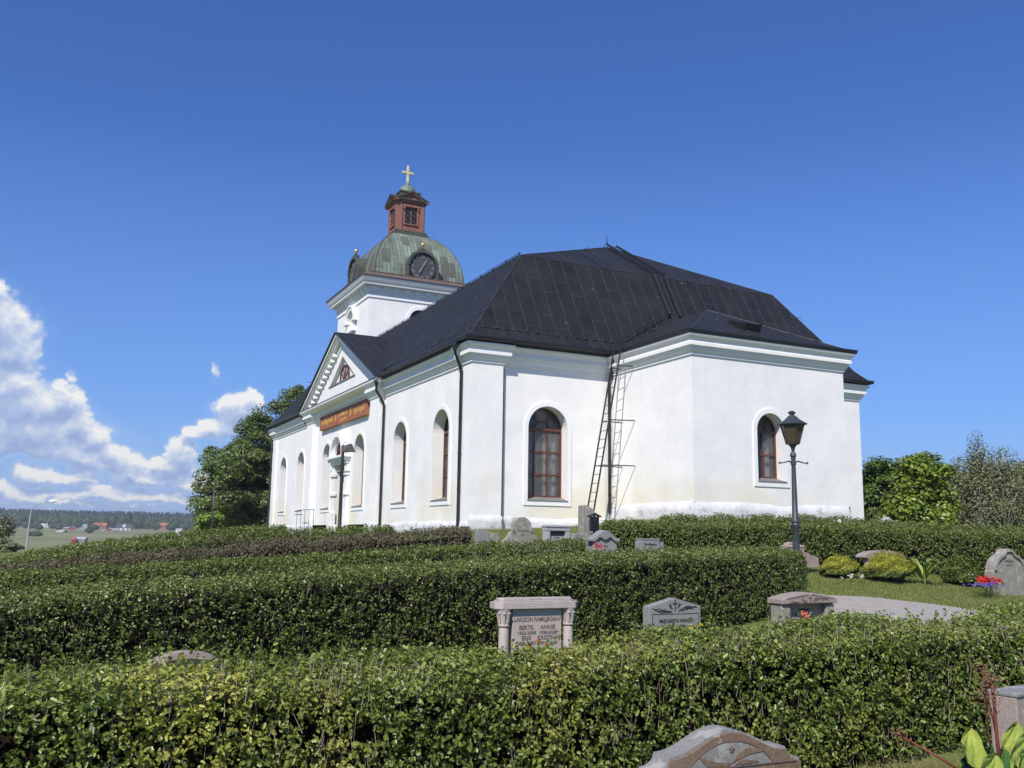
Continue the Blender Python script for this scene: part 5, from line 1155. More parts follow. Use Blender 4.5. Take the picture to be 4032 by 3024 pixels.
D = 25.2; o, H = grave(2340, 2022, D, 'narrow black wrought iron grave marker with a little gabled roof'); hw = .13
mb = MB(); mb.box(-.02, .02, -.02, .02, -.2, H * .98); mb.bar((-.18, 0, H * .93), (0, 0, H), .14, .03); mb.bar((.18, 0, H * .93), (0, 0, H), .14, .03); mb.box(-.12, .12, -.05, .05, H * .60, H * .93)
for k in range(5): mb.box(-.10, .10, -.025, .025, H * (.12 + .1 * k), H * (.15 + .1 * k)); mb.ball((0, 0, H * (.18 + .1 * k)), .045, 8, 6)
mb.build('iron_marker', M['black'], o)
D = 25.3; o, H = grave(2268, 2100, D, 'very low grey kerb stone left of the boulder gravestone'); mb = MB(); mb.box(-.17, .17, -.1, .1, -.2, H); mb.build('slab', M['lichened'], o, bevel=.02)
D = 20.9; o, H = grave(2371, 2088, D, 'grey gravestone with drapery-like carved top at the end of the low hedge'); w = px(124, D); hw = w / 2
ou = [(hw, H - .24), (hw, H - .17), (hw * .8, H - .17), (hw * .55, H - .10), (hw * .28, H - .03), (hw * .12, H), (-hw * .05, H), (-hw * .25, H - .04), (-hw * .6, H - .13), (-hw * .8, H - .18), (-hw, H - .18), (-hw, H - .24), (-hw * .7, H - .245), (-hw * .35, H - .15), (0, H - .22), (hw * .35, H - .15), (hw * .7, H - .245)]
outline_slab(ou, -.14, .14).build('carved_cap', M['grey'], o, bevel=.01)
mb = MB(); mb.prism([(-hw * .78, -.09, -.3), (hw * .86, -.09, -.3), (hw * .86, -.09, H - .25), (hw * .35, -.09, H - .155), (0, -.09, H - .225), (-hw * .35, -.09, H - .155), (-hw * .78, -.09, H - .25)], (0, .2, 0)); mb.build('slab', M['grey'], o, bevel=.008)
mb = MB(); mb.box(-hw * .6, hw * .25, -.098, -.0905, -.1, H - .30); mb.build('front_panel', M['grey'], o); txt(o, 'HANSSON', .06, -hw * .17, H - .37, -.0985); txt(o, '1902', .05, -hw * .17, H - .44, -.0985)
D = 21.3; o, H = grave(2557, 2122, D, 'low wide flat-topped grey gravestone alone before the tall hedge'); w = px(111, D); hw = w / 2
mb = MB(); mb.box(-hw, -hw * .82, -.06, .08, -.3, H - .06); mb.box(hw * .62, hw, -.06, .08, -.3, H - .06); mb.build('side_block', M['grey'], o, bevel=.01); mb = MB(); mb.box(-hw * .819, hw * .619, -.09, .1, -.3, H - .02); mb.build('slab', M['grey'], o, bevel=.006); mb = MB(); mb.box(-hw * .84, hw * .64, -.10, .11, H - .019, H + .01); mb.build('cap', M['grey'], o)
txt(o, 'Familjegrav', .075, -hw * .1, H - .14, -.092); txt(o, '1915', .05, -hw * .1, H - .21, -.092)
D = 22.9; o, H = grave(3150, 2134, D, 'red granite stepped gravestone with round head behind the lamp post'); w = px(160, D); hw = w / 2
ou = [(-hw, -.3), (hw, -.3), (hw, H * .40), (hw * .86, H * .43), (hw * .6, H * .46), (hw * .42, H * .56), (hw * .28, H * .60), (hw * .12, H * .61), (hw * .12, H * .86), (0, H * .88)] + [(-hw * .45 + hw * .36 * math.cos(R_(q)), H * .88 + H * .12 * math.sin(R_(q))) for q in range(0, 181, 15)] + [(-hw, H * .86)]
ou2 = [(hw * .12, -.3), (hw, -.3), (hw, H * .40), (hw * .86, H * .43), (hw * .6, H * .46), (hw * .42, H * .56), (hw * .28, H * .60), (hw * .12, H * .61)]
outline_slab(ou2, -.05, .09).build('side_wing', M['reddish'], o, bevel=.006)
outline_slab([(-hw, -.3), (hw * .118, -.3), (hw * .118, H * .86), (0, H * .88)] + ou[10:], -.07, .11).build('slab', M['reddish'], o, bevel=.006)
mb = MB(); mb.box(-hw * .9, hw * .13, -.085, .125, H * .80, H * .865); mb.build('cap', M['pink'], o, bevel=.004); mb = MB(); mb.box(-hw * 1.02, hw * 1.02, -.1, .14, -.3, .04); mb.build('base', M['lgrey'], o)
D = 22.3; o, H = grave(3463, 2167, D, 'brownish gravestone with low curved carved lid between the two yellow shrubs'); w = px(195, D); hw = w / 2
ou = [(-hw, H - .17)] + [(-hw * math.cos(R_(q)), H - .13 + .13 * math.sin(R_(q)) ** 1.4) for q in range(0, 181, 10)] + [(hw, H - .17), (hw * .8, H - .19), (-hw * .8, H - .19)]
outline_slab(ou, -.16, .14).build('cap', M['reddish'], o, bevel=.006)
for s_ in (-1, 1): mb = MB(); mb.lathe([(.06, 0), (.055, H - .19)], (s_ * (hw - .14), -.06, 0), 12); mb.build('column', M['reddish'], o, smooth='angle')
mb = MB(); mb.box(-hw + .22, hw - .22, -.03, .07, -.2, H - .192); mb.build('slab', M['reddish'], o)
cv = MB()
for an in range(15, 170, 22): leafshape(cv, 0, H - .15, .30 if 50 > an or an > 130 else .12, R_(an * .35 if an < 90 else 180 - (180 - an) * .35), .025, -.166)
cv.build('carved_relief', M['carvebr'], o)
D = 20.7; o, H = grave(3953, 2160, D, 'large weathered round-topped gravestone with moulded rim behind red and purple flowers'); w = px(176, D); hw = w / 2
def head(hw, H):
    p_ = [(hw, -.3), (hw, H * .52), (hw * .93, H * .55)]
    p_ += [(hw * .93 * math.cos(R_(q)), H * .55 + H * .36 * math.sin(R_(q))) for q in range(6, 72, 8)]
    p_ += [(hw * .24, H * .93), (hw * .2, H * .98), (0, H)]
    return p_ + [(-x, z) for x, z in p_[::-1][1:]]
outline_slab(head(hw, H), -.10, .12).build('slab', M['mossy'], o, bevel=.015)
hp = head(hw, H); i0_ = 2; cv = MB()
for k in range(2, len(hp) - 3):
    (x0, z0), (x1, z1) = hp[k], hp[k + 1]; s0 = .90; c_ = H * .5
    q = [(x0, z0), (x1, z1), (x1 * s0, c_ + (z1 - c_) * .88), (x0 * s0, c_ + (z0 - c_) * .88)]; cv.hexa([(x, -.14, z) for x, z in q] + [(x, -.101, z) for x, z in q])
cv.build('moulded_rim', M['mossy'], o); txt(o, 'FAMILJEN', .07, 0, H * .72, -.102, 'carvebr'); txt(o, 'vilar här', .055, 0, H * .64, -.102, 'carvebr')
D = 30.5; o, H = grave(3490, 2036, D, 'small pale gabled gravestone top behind the farthest right hedge'); hw = px(46, D) / 2
outline_slab([(-hw, -.3), (hw, -.3), (hw, H - .13), (0, H), (-hw, H - .13)], -.12, .14).build('slab', M['lgrey'], o, bevel=.006)
D = 24.9; q = at(3304, 2046, D); o = empty('grave_ornament', (q[0], q[1], q[2]), 0, 'tiny white round ornament standing above the hedge right of the lamp post', 'ornament')
mb = MB(); P = lambda u, z, f=0.0: (u, -f, z); arc_band(mb, P, 0, -.035, .025, .045, 0, 360, 0, .03, 14); mb.build('ring', M['trim'], o); mb = MB(); mb.box(-.012, .012, -.03, 0, -.35, -.085); mb.build('stake', M['black'], o)
# ================================================================== lamps
def lamp(loc, h, label, name='street_lamp', glass='lampglass', rz=0.0):
    o = empty(name, loc, rz, label, 'street lamp'); k = h / 3.75; n = 16
    hz0 = h - .72 * k
    mb = MB(); mb.lathe([(.11, -.2), (.11, .30), (.12, .32), (.12, .36), (.075, .40), (.070, 1.0), (.068, 1.32), (.082, 1.34), (.082, 1.38), (.07, 1.40), (.088, 1.42), (.088, 1.46), (.062, 1.50), (.044, hz0 - .42), (.056, hz0 - .41), (.056, hz0 - .36), (.048, hz0 - .35), (.048, hz0 - .25), (.066, hz0 - .24), (.066, hz0 - .20), (.052, hz0 - .18), (.03, hz0 - .14), (.045, hz0 - .06), (.085, hz0 + .0)], (0, 0, 0), n)
    mb.build('post', M['post'], o, smooth='angle')
    mb = MB(); zz = hz0 - .36
    for s_ in (-1, 1): mb.tube([(s_ * .04, 0, zz), (s_ * .10, 0, zz + .02), (s_ * .22, 0, zz - .015), (s_ * .28, 0, zz - .015)], [.018, .016, .012, .014], 8); mb.ball((s_ * .285, 0, zz - .015), .026, 8, 6)
    mb.build('ladder_rest', M['post'], o)
    a0, a1, z0, z1 = .135, .245, hz0 + .01, hz0 + .42; nn_ = 6
    def hx(r, z, q): t_ = R_(60 * q + 30); return (r * math.cos(t_), r * math.sin(t_), z)
    fr = MB(); fr.lathe([(a0, z0), (a0 + .012, z0 + .025)], (0, 0, 0), 6, R_(30)); fr.lathe([(a1 - .01, z1 - .02), (a1 + .005, z1)], (0, 0, 0), 6, R_(30))
    for q in range(6): fr.bar(hx(a0, z0, q), hx(a1, z1, q), .02, .016)
    fr.build('lantern_frame', M['post'], o)
    for q in range(6): g = MB(); g.poly([hx(a0 - .004, z0 + .02, q), hx(a0 - .004, z0 + .02, q + 1), hx(a1 - .008, z1 - .01, q + 1), hx(a1 - .008, z1 - .01, q)]); g.build('pane', M[glass], o, normals=False)
    g = MB(); g.lathe([(.03, z0 + .02), (.035, z0 + .2), (.03, z0 + .28)], (0, 0, 0), 10); g.build('bulb', M['trim'], o)
    rf_ = MB(); rf_.lathe([(a1 + .065, z1 - .005), (a1 + .07, z1 + .012), (.17, z1 + .10), (.075, z1 + .19), (.05, z1 + .20)], (0, 0, 0), 6, R_(30)); rf_.build('lamp_hood', M['post'], o)
    fi = MB(); fi.lathe([(.05, z1 + .195), (.045, z1 + .22), (.075, z1 + .235), (.08, z1 + .26), (.06, z1 + .28), (.02, z1 + .295)], (0, 0, 0), 12); fi.build('finial', M['post'], o, smooth='angle')
    return o
m, t, b = new_mat('smoked_lamp_glass', .25, .5); b.inputs['Base Color'].default_value = (.075, .055, .028, 1); b.inputs['Alpha'].default_value = .88; M['lampglass'] = m
m, t, b = new_mat('clear_lamp_glass', .15, .5); b.inputs['Base Color'].default_value = (.62, .62, .60, 1); b.inputs['Alpha'].default_value = .22; M['lampclear'] = m
q = ground_px(3141, 2335); print('lamp base', q, (q - CAM_C) @ HEAD)
dl = (q - CAM_C) @ HEAD; tp = at(3096, 1617, dl)
lamp((q[0], q[1], q[2]), tp[2] - q[2], 'large dark grey lamp post with six-sided smoked glass lantern before the chancel', rz=math.atan2(RIGHT[1], RIGHT[0]))
q = at(1337, 2070, 37.5); zt = at(1347, 1742, 37.5)[2]; zb2 = tz_(q[0], q[1]); h = zt - zb2; o = empty('lamp_post', (q[0], q[1], zb2), math.atan2(RIGHT[1], RIGHT[0]), 'slim dark post with a tilted black floodlight in front of the portal', 'floodlight')
mb = MB(); mb.lathe([(.12, -.3), (.12, .35), (.075, .43), (.068, h * .5), (.062, h - .15), (.04, h - .1)], (0, 0, 0), 12); mb.build('post', M['black'], o, smooth='angle')
mb = MB(); mb.tube([(-.20, 0, h - 1.16), (.32, 0, h - 1.16)], .04, 8); mb.ball((0, 0, h - 1.16), .09, 8, 6); mb.build('crossbar', M['black'], o)
mb = MB(); mb.tube([(.0, 0, h - .35), (.02, 0, h - .05), (.10, 0, h + .03), (.20, 0, h - .02)], .018, 6); mb.build('bracket', M['iron'], o)
mb = MB(); mb.hexa([(.03, -.2, h - .40), (.50, -.2, h - .36), (.50, .2, h - .36), (.03, .2, h - .40), (.03, -.15, h - .14), (.33, -.15, h - .04), (.33, .15, h - .04), (.03, .15, h - .14)]); mb.build('lamp_hood', M['black'], o, bevel=.01)
q = at(834, 2070, 52); zt = at(836, 1900, 52)[2]; zb2 = tz_(q[0], q[1]); o = empty('flag_pole', (q[0], q[1], zb2), 0, 'slim dark pole in front of the big tree left of the church', 'pole'); mb = MB(); mb.tube([(0, 0, -.2), (0, 0, zt - zb2)], [.055, .035], 10); mb.build('pole', M['post'], o, smooth=True); mb = MB(); mb.ball((0, 0, zt - zb2 + .03), .07, 10, 8); mb.build('finial', M['post'], o, smooth=True)
# modern road lamp
q = at(112, 2172, 95); zb2 = tz_(q[0], q[1]); zt = at(225, 1975, 95); o = empty('road_lamp', (q[0], q[1], zb2), 0, 'tall silver curved road lamp at the far left', 'road lamp')
def rel(p): return (p[0] - q[0], p[1] - q[1], p[2] - zb2)
crv = [rel(at(u, v, 95)) for u, v in ((103, 2172), (112, 2085), (120, 2030), (126, 2005), (140, 1990), (160, 1981), (190, 1976))]; mb = MB(); mb.tube([(crv[0][0], crv[0][1], 0)] + crv, [.10, .09, .075, .065, .055, .05, .045, .04], 10); mb.build('pole', M['lgrey'], o, smooth=True)
M['silver'] = simple('galvanised_steel', (.50, .52, .54), (.42, .44, .46), 6, .4, .5, metal=.3); o.children[0].data.materials[0] = M['silver']
hd = rel(at(207, 1974, 95)); mb = MB(); mb.ball(hd, .32, 14, 8, (1, 1, 1)); 
for i_, v in enumerate(mb.v):
    dx_ = np.array([v[0] - hd[0], v[1] - hd[1], v[2] - hd[2]]); al = dx_[:2] @ RIGHT[:2]; fw_ = dx_[:2] @ HEAD[:2]; mb.v[i_] = (hd[0] + RIGHT[0] * al * 1.3 + HEAD[0] * fw_ * .6, hd[1] + RIGHT[1] * al * 1.3 + HEAD[1] * fw_ * .6, hd[2] + dx_[2] * .42)
mb.build('lamp_head', M['trim'], o, smooth=True)
# small notice box on a post by the tree
q = at(787, 2070, 58); zb2 = tz_(q[0], q[1]); zt = at(787, 2004, 58)[2]; o = empty('notice_post', (q[0], q[1], zb2), 0, 'thin dark post carrying a small white box left of the tree', 'post'); mb = MB(); mb.tube([(0, 0, -.2), (0, 0, zt - zb2)], .04, 8); mb.build('post', M['black'], o)
mb = MB(); mb.box(-.02, .22, -.1, .1, zt - zb2 - .62, zt - zb2 - .34); mb.build('box', M['trim'], o)
# portal railing
o = empty('railing', (-.7, 20.5, tz_(-.7, 20.5)), 0, 'thin grey iron handrail at the portal steps', 'railing'); mb = MB(); zr = 1.08 - tz_(-.7, 20.5)
mb.tube([(0, -1.6, zr - .06), (0, -1.5, zr), (0, 2.2, zr + .02)], .02, 6); 
for k in range(5): mb.tube([(0, -1.5 + k * .92, -.4), (0, -1.5 + k * .92, zr)], .014, 6)
mb.tube([(0, -1.5, zr - .1), (-.05, -1.75, zr - .5), (0, -1.6, zr - .8)], .01, 5); mb.build('handrail', M['iron'], o)
# ================================================================== trees
def tree(name, label, u, v_base, d, H, Wd, mat, bark, nclump, nleaf, leafs, shape='round', trunk_r=.25, seed=0, low=.12, flat=.45, cl=1.0, group=None, lobes=None, limbs=9, shell=.55):
    global rng
    q = at(u, v_base, d); zb_ = tz_(q[0], q[1]); o = empty(name, (q[0], q[1], zb_), 0, label, 'tree', group); r = np.random.default_rng(seed); rng = np.random.default_rng(seed + 1)
    rx = Wd / 2; z0, z1 = H * low, H; cz_ = (z0 + z1) / 2; rz_ = (z1 - z0) / 2; C_ = []
    while len(C_) < nclump:
        p = r.normal(size=3); p /= np.linalg.norm(p); rr = r.uniform(shell, 1.0) ** .6; p = p * rr
        k_ = 1.0
        if shape == 'cone': k_ = max(.12, 1 - (p[2] + 1) / 2 * .9)
        if shape == 'round': k_ = 1.0 + .18 * math.sin(3 * math.atan2(p[1], p[0]) + seed) + .14 * math.sin(5 * p[2] + seed * 2)
        C_.append((p[0] * rx * k_, p[1] * rx * k_, cz_ + p[2] * rz_ * (1 + .06 * math.sin(4 * math.atan2(p[1], p[0])))))
    C_ = np.array(C_); ax_ = np.stack([np.zeros(nclump), np.zeros(nclump), np.clip(C_[:, 2] * .75, 0, H * .85)], 1)
    sz_ = cl * r.uniform(.55, 1.25, nclump); per = nleaf // nclump; idx = np.repeat(np.arange(nclump), per); n_ = len(idx)
    g = r.normal(size=(n_, 3)); g /= np.linalg.norm(g, axis=1)[:, None]; g *= r.uniform(.1, 1, n_)[:, None] ** .4; g[:, 2] *= flat
    P_ = C_[idx] + g * sz_[idx][:, None]; P_[:, 2] -= .12 * (g[:, 0] ** 2 + g[:, 1] ** 2) * sz_[idx]
    out = P_ - np.array([0, 0, cz_]); out /= np.linalg.norm(out, axis=1)[:, None] + 1e-6; nr = out * .4 + g * .6; nr[:, 2] += .5
    leaf_cloud('crown', P_, nr, leafs * r.uniform(.6, 1.3, n_), M[mat], o, .3, .55, .8, .15)
    mb = MB(); top = H * .78; mb.tube([(0, 0, -.3), (.02, .01, H * .1), (.08 * rx * .2, 0, H * .35), (-.04, .05, H * .55), (.0, 0, top)], [trunk_r * 1.25, trunk_r, trunk_r * .78, trunk_r * .5, trunk_r * .15], 9)
    for k in range(limbs):
        c_ = C_[r.integers(nclump)]; z_ = min(max(c_[2] * .55, H * .12), top * .9); m_ = (c_[0] * .5, c_[1] * .5, z_ + (c_[2] - z_) * .62); rr_ = trunk_r * (.5 - .3 * z_ / H); mb.tube([(0, 0, z_), m_, tuple(c_)], [rr_, rr_ * .6, rr_ * .15], 6)
    mb.build('trunk', M[bark], o, smooth=True); return o
mH = lambda u, v0, v1, d: at(u, v0, d)[2] - at(u, v1, d)[2]
def tr(name, label, u, vb, vt, wpx, d, mat, bark, **k):
    q = at(u, vb, d); H = at(u, vt, d)[2] - tz_(q[0], q[1]); return tree(name, label, u, vb, d, H, wpx * d / FPX, mat, bark, **k)
tr('broadleaf_tree', 'big dark maple-like tree filling the gap left of the church', 985, 2060, 1635, 330, 76, 'maple', 'bark', nclump=240, nleaf=80000, leafs=.20, seed=3, low=.02, cl=.95, flat=.62, shell=.2, trunk_r=.4)
tr('broadleaf_tree', 'low left arm of dark foliage beside the slim lamp post', 840, 2060, 1800, 150, 70, 'maple', 'bark', nclump=46, nleaf=12000, leafs=.18, flat=.6, seed=8, low=.30, cl=.85, trunk_r=.16, limbs=14)
tr('broadleaf_tree', 'tall loose tree rising behind the far end of the church roof', 1120, 2060, 1515, 260, 82, 'maple', 'bark', flat=.6, nclump=110, nleaf=30000, leafs=.19, seed=12, low=.35, cl=.9, trunk_r=.35, limbs=16)
tr('shrub', 'light green shrub at the foot of the slim lamp post', 820, 2075, 2010, 90, 56, 'lime', 'bark', nclump=16, nleaf=3000, leafs=.2, seed=14, low=.0, cl=.5, trunk_r=.06)
tr('broadleaf_tree', 'dark dense round tree just right of the church', 3500, 2060, 1800, 250, 50, 'dkbush', 'bark', nclump=170, nleaf=42000, leafs=.18, seed=21, low=.0, cl=.8, trunk_r=.25)
tr('broadleaf_tree', 'bright green sunlit young tree with large leaves right of the church', 3630, 2062, 1790, 215, 44, 'lime', 'bark', nclump=110, nleaf=17000, leafs=.20, seed=24, low=.0, cl=.6, trunk_r=.16, flat=.8, shell=.3)
tr('broadleaf_tree', 'bushy green tree between the bright young tree and the grey birches', 3700, 2060, 1860, 160, 56, 'dkbush', 'bark', nclump=50, nleaf=10000, leafs=.24, seed=27, low=.0, cl=.8, trunk_r=.2)
tr('birch_tree', 'sparse grey-green birch with pale trunk, tallest at the right', 3868, 2085, 1722, 190, 46, 'birch', 'whitebark', nclump=150, nleaf=7500, leafs=.10, seed=31, low=.12, cl=.5, trunk_r=.11, flat=1.3, limbs=26, shell=.2, shape='cone')
tr('birch_tree', 'second grey birch near the right edge', 3965, 2085, 1752, 180, 47, 'birch', 'whitebark', nclump=130, nleaf=6500, leafs=.10, seed=33, low=.14, cl=.5, trunk_r=.10, flat=1.3, limbs=22, shell=.2)
for i_, (u, vt, wp, d, lb) in enumerate(((3735, 1850, 170, 54, 'olive willow thicket behind the bright young tree'), (3790, 1845, 190, 50, 'olive willow thicket left of the pale birch trunk'), (3920, 1835, 200, 49, 'olive willow thicket under the birches'), (4050, 1825, 190, 50, 'olive willow thicket cut by the right edge'), (4230, 1800, 220, 52, 'olive willow thicket just outside the right edge'))):
    tr('willow_thicket', lb, u, 2085, vt, wp, d, 'birch', 'bark', nclump=130, nleaf=38000, leafs=.12, seed=40 + i_, low=.0, cl=.75, trunk_r=.10, flat=1.0, limbs=12, shell=.3, group='willow thickets right of the church')
tr('birch_tree', 'drooping birch cut by the left edge above the reeds', -75, 2180, 1985, 160, 85, 'birch', 'bark', nclump=50, nleaf=9000, leafs=.24, seed=51, low=.05, cl=.9, trunk_r=.2, flat=1.4)
tr('shrub', 'grey-green willow shrub at the left edge below the birch', 5, 2172, 2115, 110, 80, 'birch', 'bark', nclump=30, nleaf=6000, leafs=.2, seed=53, low=.0, cl=.6, trunk_r=.06)
# ================================================================== flowers and shrubs at the graves
def flat_mat(name, c, c2=None): M[name] = leafmat(name, [c2 or tuple(x * .7 for x in c), c], .6, .3, None, 1, .2)
flat_mat('redfl', (.75, .035, .03)); flat_mat('orangefl', (.80, .14, .05)); flat_mat('yellowfl', (.85, .55, .03)); flat_mat('pinkfl', (.80, .16, .22)); flat_mat('purplefl', (.20, .15, .55)); flat_mat('coralfl', (.80, .22, .16)); flat_mat('whitefl', (.8, .8, .75))
def flowers(name, label, u, v, d, spread, n, mat, size=.03, leafm='leaf1', zr=.06, cat='flowers', nl=120):
    global rng; rng = np.random.default_rng(int(u * 7 + v)); q = at(u, v, d); zb_ = tz_(q[0], q[1]); o = empty(name, (q[0], q[1], zb_), 0, label, cat); h = q[2] - zb_
    cc = np.stack([rng.normal(size=n) * spread, rng.normal(size=n) * spread * .4, h + rng.normal(size=n) * zr], 1); idx = np.repeat(np.arange(n), 9)
    P_ = cc[idx] + rng.normal(size=(len(idx), 3)) * size * .38; leaf_cloud('blossom', P_, np.tile([0, -.6, .4], (len(idx), 1)) + 0.0, np.full(len(idx), size), M[mat], o, .2, .6, 1.0, .2)
    st_ = cc.copy(); A_ = np.stack([cc[:, 0] * .5, cc[:, 1] * .5, np.full(n, max(0, h - .35))], 1); sticks('stems', A_, st_, np.full(n, .003), M['leafstem'], o)
    lp = np.stack([rng.normal(size=nl) * spread * 1.1, rng.normal(size=nl) * spread * .5, rng.uniform(max(0, h - .3), h - .02, nl)], 1); leaf_cloud('foliage', lp, np.tile([0, -.4, .6], (nl, 1)) + 0.0, rng.uniform(.02, .05, nl), M[leafm], o, .3, .7)
    return o
M['leafstem'] = simple('green_stem', (.06, .10, .03), (.08, .12, .04), 10, .7)
flowers('flower_pot_plant', 'orange-red flowers in front of the pink columned gravestone', 2100, 2538, 12.1, .13, 6, 'orangefl', .035)
flowers('flower_pot_plant', 'yellow flowers by the palm-carved grey gravestone', 2722, 2475, 12.9, .09, 4, 'yellowfl', .04)
flowers('flower_pot_plant', 'coral flower before the small portico-like gravestone', 3176, 2430, 14.0, .045, 4, 'coralfl', .05)
flowers('flower_pot_plant', 'pink flowers before the drapery-topped grey gravestone', 2355, 2160, 20.3, .06, 6, 'pinkfl', .05)
flowers('flower_bed', 'red blossoms before the large round-topped gravestone', 3895, 2286, 19.9, .15, 34, 'redfl', .05, zr=.035)
flowers('flower_bed', 'low purple flowers around the red blossoms', 3885, 2302, 19.6, .22, 42, 'purplefl', .032, zr=.02, nl=300)
flowers('flower_bed', 'a few small white flowers between the yellow shrubs', 3345, 2270, 20.6, .14, 8, 'whitefl', .04, zr=.02)
def shrub(name, label, u, v0, v1, wpx, d, mat, n, ls, seed, cat='shrub', leafy='leaf2'):
    global rng; rng = np.random.default_rng(seed); q = at(u, v0, d); zb_ = tz_(q[0], q[1]); H = at(u, v1, d)[2] - zb_; W_ = wpx * d / FPX / 2; o = empty(name, (q[0], q[1], zb_), 0, label, cat)
    th = rng.uniform(0, 2 * math.pi, n); ph = np.arccos(rng.uniform(-.1, 1, n)); rr = (1 + .05 * np.sin(13 * th + 7 * ph) * np.sin(11 * ph) + .12 * np.sin(5 * th + seed) + .1 * np.sin(9 * ph + 3 * th)) * (1 - rng.exponential(.05, n))
    dr_ = np.stack([np.sin(ph) * np.cos(th), np.sin(ph) * np.sin(th), np.cos(ph)], 1); P_ = dr_ * rr[:, None] * np.array([W_, W_ * .8, H * .72]) + np.array([0, 0, H * .28]); up_ = P_[:, 2] > H * .36 + rng.normal(size=n) * .05
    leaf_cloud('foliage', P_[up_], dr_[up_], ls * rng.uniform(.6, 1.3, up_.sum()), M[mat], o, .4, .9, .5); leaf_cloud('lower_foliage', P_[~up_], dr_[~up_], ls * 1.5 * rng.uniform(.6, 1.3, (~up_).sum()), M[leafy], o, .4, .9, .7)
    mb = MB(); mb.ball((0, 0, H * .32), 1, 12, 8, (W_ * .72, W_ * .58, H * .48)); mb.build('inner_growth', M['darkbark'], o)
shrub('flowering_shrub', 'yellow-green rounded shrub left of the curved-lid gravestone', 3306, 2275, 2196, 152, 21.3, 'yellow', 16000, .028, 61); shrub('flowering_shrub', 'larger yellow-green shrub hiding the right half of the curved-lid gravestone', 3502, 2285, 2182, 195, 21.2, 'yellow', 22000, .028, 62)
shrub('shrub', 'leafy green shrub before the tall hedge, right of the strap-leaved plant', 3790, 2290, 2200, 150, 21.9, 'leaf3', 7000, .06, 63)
def straps(name, label, u, v0, v1, d, n, W_, cols, seed, w=.018):
    r = np.random.default_rng(seed); q = at(u, v0, d); zb_ = tz_(q[0], q[1]); H = at(u, v1, d)[2] - zb_; o = empty(name, (q[0], q[1], zb_), 0, label, 'plant'); mb = MB()
    for k in range(n):
        a_ = r.uniform(0, 6.28); L_ = r.uniform(.4, 1) * W_; h = H * r.uniform(.6, 1); dx, dy = math.cos(a_), math.sin(a_); px_, py_ = -dy, dx; prev = None
        for i in range(8):
            t_ = i / 7; x = L_ * t_ ** 1.3; z = h * (1.9 * t_ - 1.25 * t_ * t_) * 1.35; ww = w * (1 - t_ ** 3) + .002; cur = ((dx * x + px_ * ww, dy * x + py_ * ww, z), (dx * x - px_ * ww, dy * x - py_ * ww, z))
            if prev: mb.poly([prev[0], prev[1], cur[1], cur[0]])
            prev = cur
    mb.build('leaves', M[cols], o, smooth=True, normals=False); return o
M['strap'] = simple('yellow_green_strap_leaf', (.22, .30, .05), (.34, .40, .10), 3, .5, .4)
straps('daylily', 'yellow-green strap-leaved plant right of the larger yellow shrub', 3640, 2285, 2190, 21.2, 70, .85, 'strap', 5, .014)
M['berg1'] = simple('bergenia_leaf', (.13, .22, .035), (.34, .37, .07), 9, .5, .35, .6, 30, bdist=.01); M['berg2'] = simple('bergenia_leaf_dark', (.04, .10, .025), (.07, .14, .03), 7, .35, .5, .35, 18, bdist=.01)
M['redstem'] = simple('red_stalk', (.20, .055, .035), (.13, .035, .025), 9, .5, .4); M['seed'] = simple('dry_seed_head', (.16, .09, .06), (.28, .18, .11), 30, .9, .2)
D = 4.3; q = at(3960, 3040, D); zb2 = tz_(q[0], q[1]); o = empty('bergenia', (q[0], q[1], zb2), 0, 'large-leaved yellow-green bergenia with dry red flower stalks in the bottom right corner', 'plant')
def bleaf(u, v, u2, v2, d, w, mat, seed, tilt=.25):
    """broad paddle leaf from its foot (u,v) to its tip (u2,v2)"""
    r = np.random.default_rng(seed); A_ = np.array(at(u, v, d)) - np.array(q); B_ = np.array(at(u2, v2, d + tilt)) - np.array(q); A_[2] += q[2] - zb2; B_[2] += q[2] - zb2
    ax_ = B_ - A_; L_ = np.linalg.norm(ax_); ax_ /= L_; sd = np.cross(ax_, np.array([HEAD[0], HEAD[1], -.2])); sd /= np.linalg.norm(sd); nn_ = np.cross(sd, ax_); mb = MB(); rows = 12; colsn = 10; base = None
    for i in range(rows + 1):
        t_ = i / rows; wd = w / 2 * (math.sin(math.pi * min(1, .10 + t_ * .90) ** .85) ** .6 if t_ < 1 else .05) * (1 + .04 * math.sin(t_ * 40 + seed))
        for j in range(colsn + 1):
            s_ = j / colsn * 2 - 1; cup = .22 * w * (s_ * s_) - .05 * w * math.cos(6 * t_ + seed) + .012 * math.sin(9 * s_ + 12 * t_); p = A_ + ax_ * L_ * t_ + sd * wd * s_ - nn_ * (cup - .25 * L_ * t_ * (1 - t_)); mb.v.append(tuple(p))
    for i in range(rows):
        for j in range(colsn): k = i * (colsn + 1) + j; mb.f.append((k, k + 1, k + colsn + 2, k + colsn + 1))
    mb.build('leaf', M[mat], o, smooth=True, normals=False)
    vn = MB(); vn.tube([tuple(A_ - ax_ * .05), tuple(A_ + ax_ * L_ * .35 + nn_ * (.25 * L_ * .2 + .002)), tuple(A_ + ax_ * L_ * .8 + nn_ * (.25 * L_ * .15 + .002))], [.004, .003, .001], 5)
for (a_) in ((3870, 3060, 3812, 2880, 4.30, .13, 'berg1', 1), (3905, 3070, 3880, 2930, 4.45, .10, 'berg2', 2), (3985, 3060, 3990, 2858, 4.65, .13, 'berg1', 3), (4010, 3060, 4050, 2890, 4.4, .12, 'berg1', 4), (3900, 3110, 3905, 2985, 4.1, .12, 'berg1', 5), (3960, 3080, 3945, 2955, 4.3, .09, 'berg2', 6), (4060, 3090, 4040, 2960, 4.2, .12, 'berg1', 7), (3830, 3080, 3800, 2990, 4.35, .09, 'berg2', 8)): bleaf(*a_)
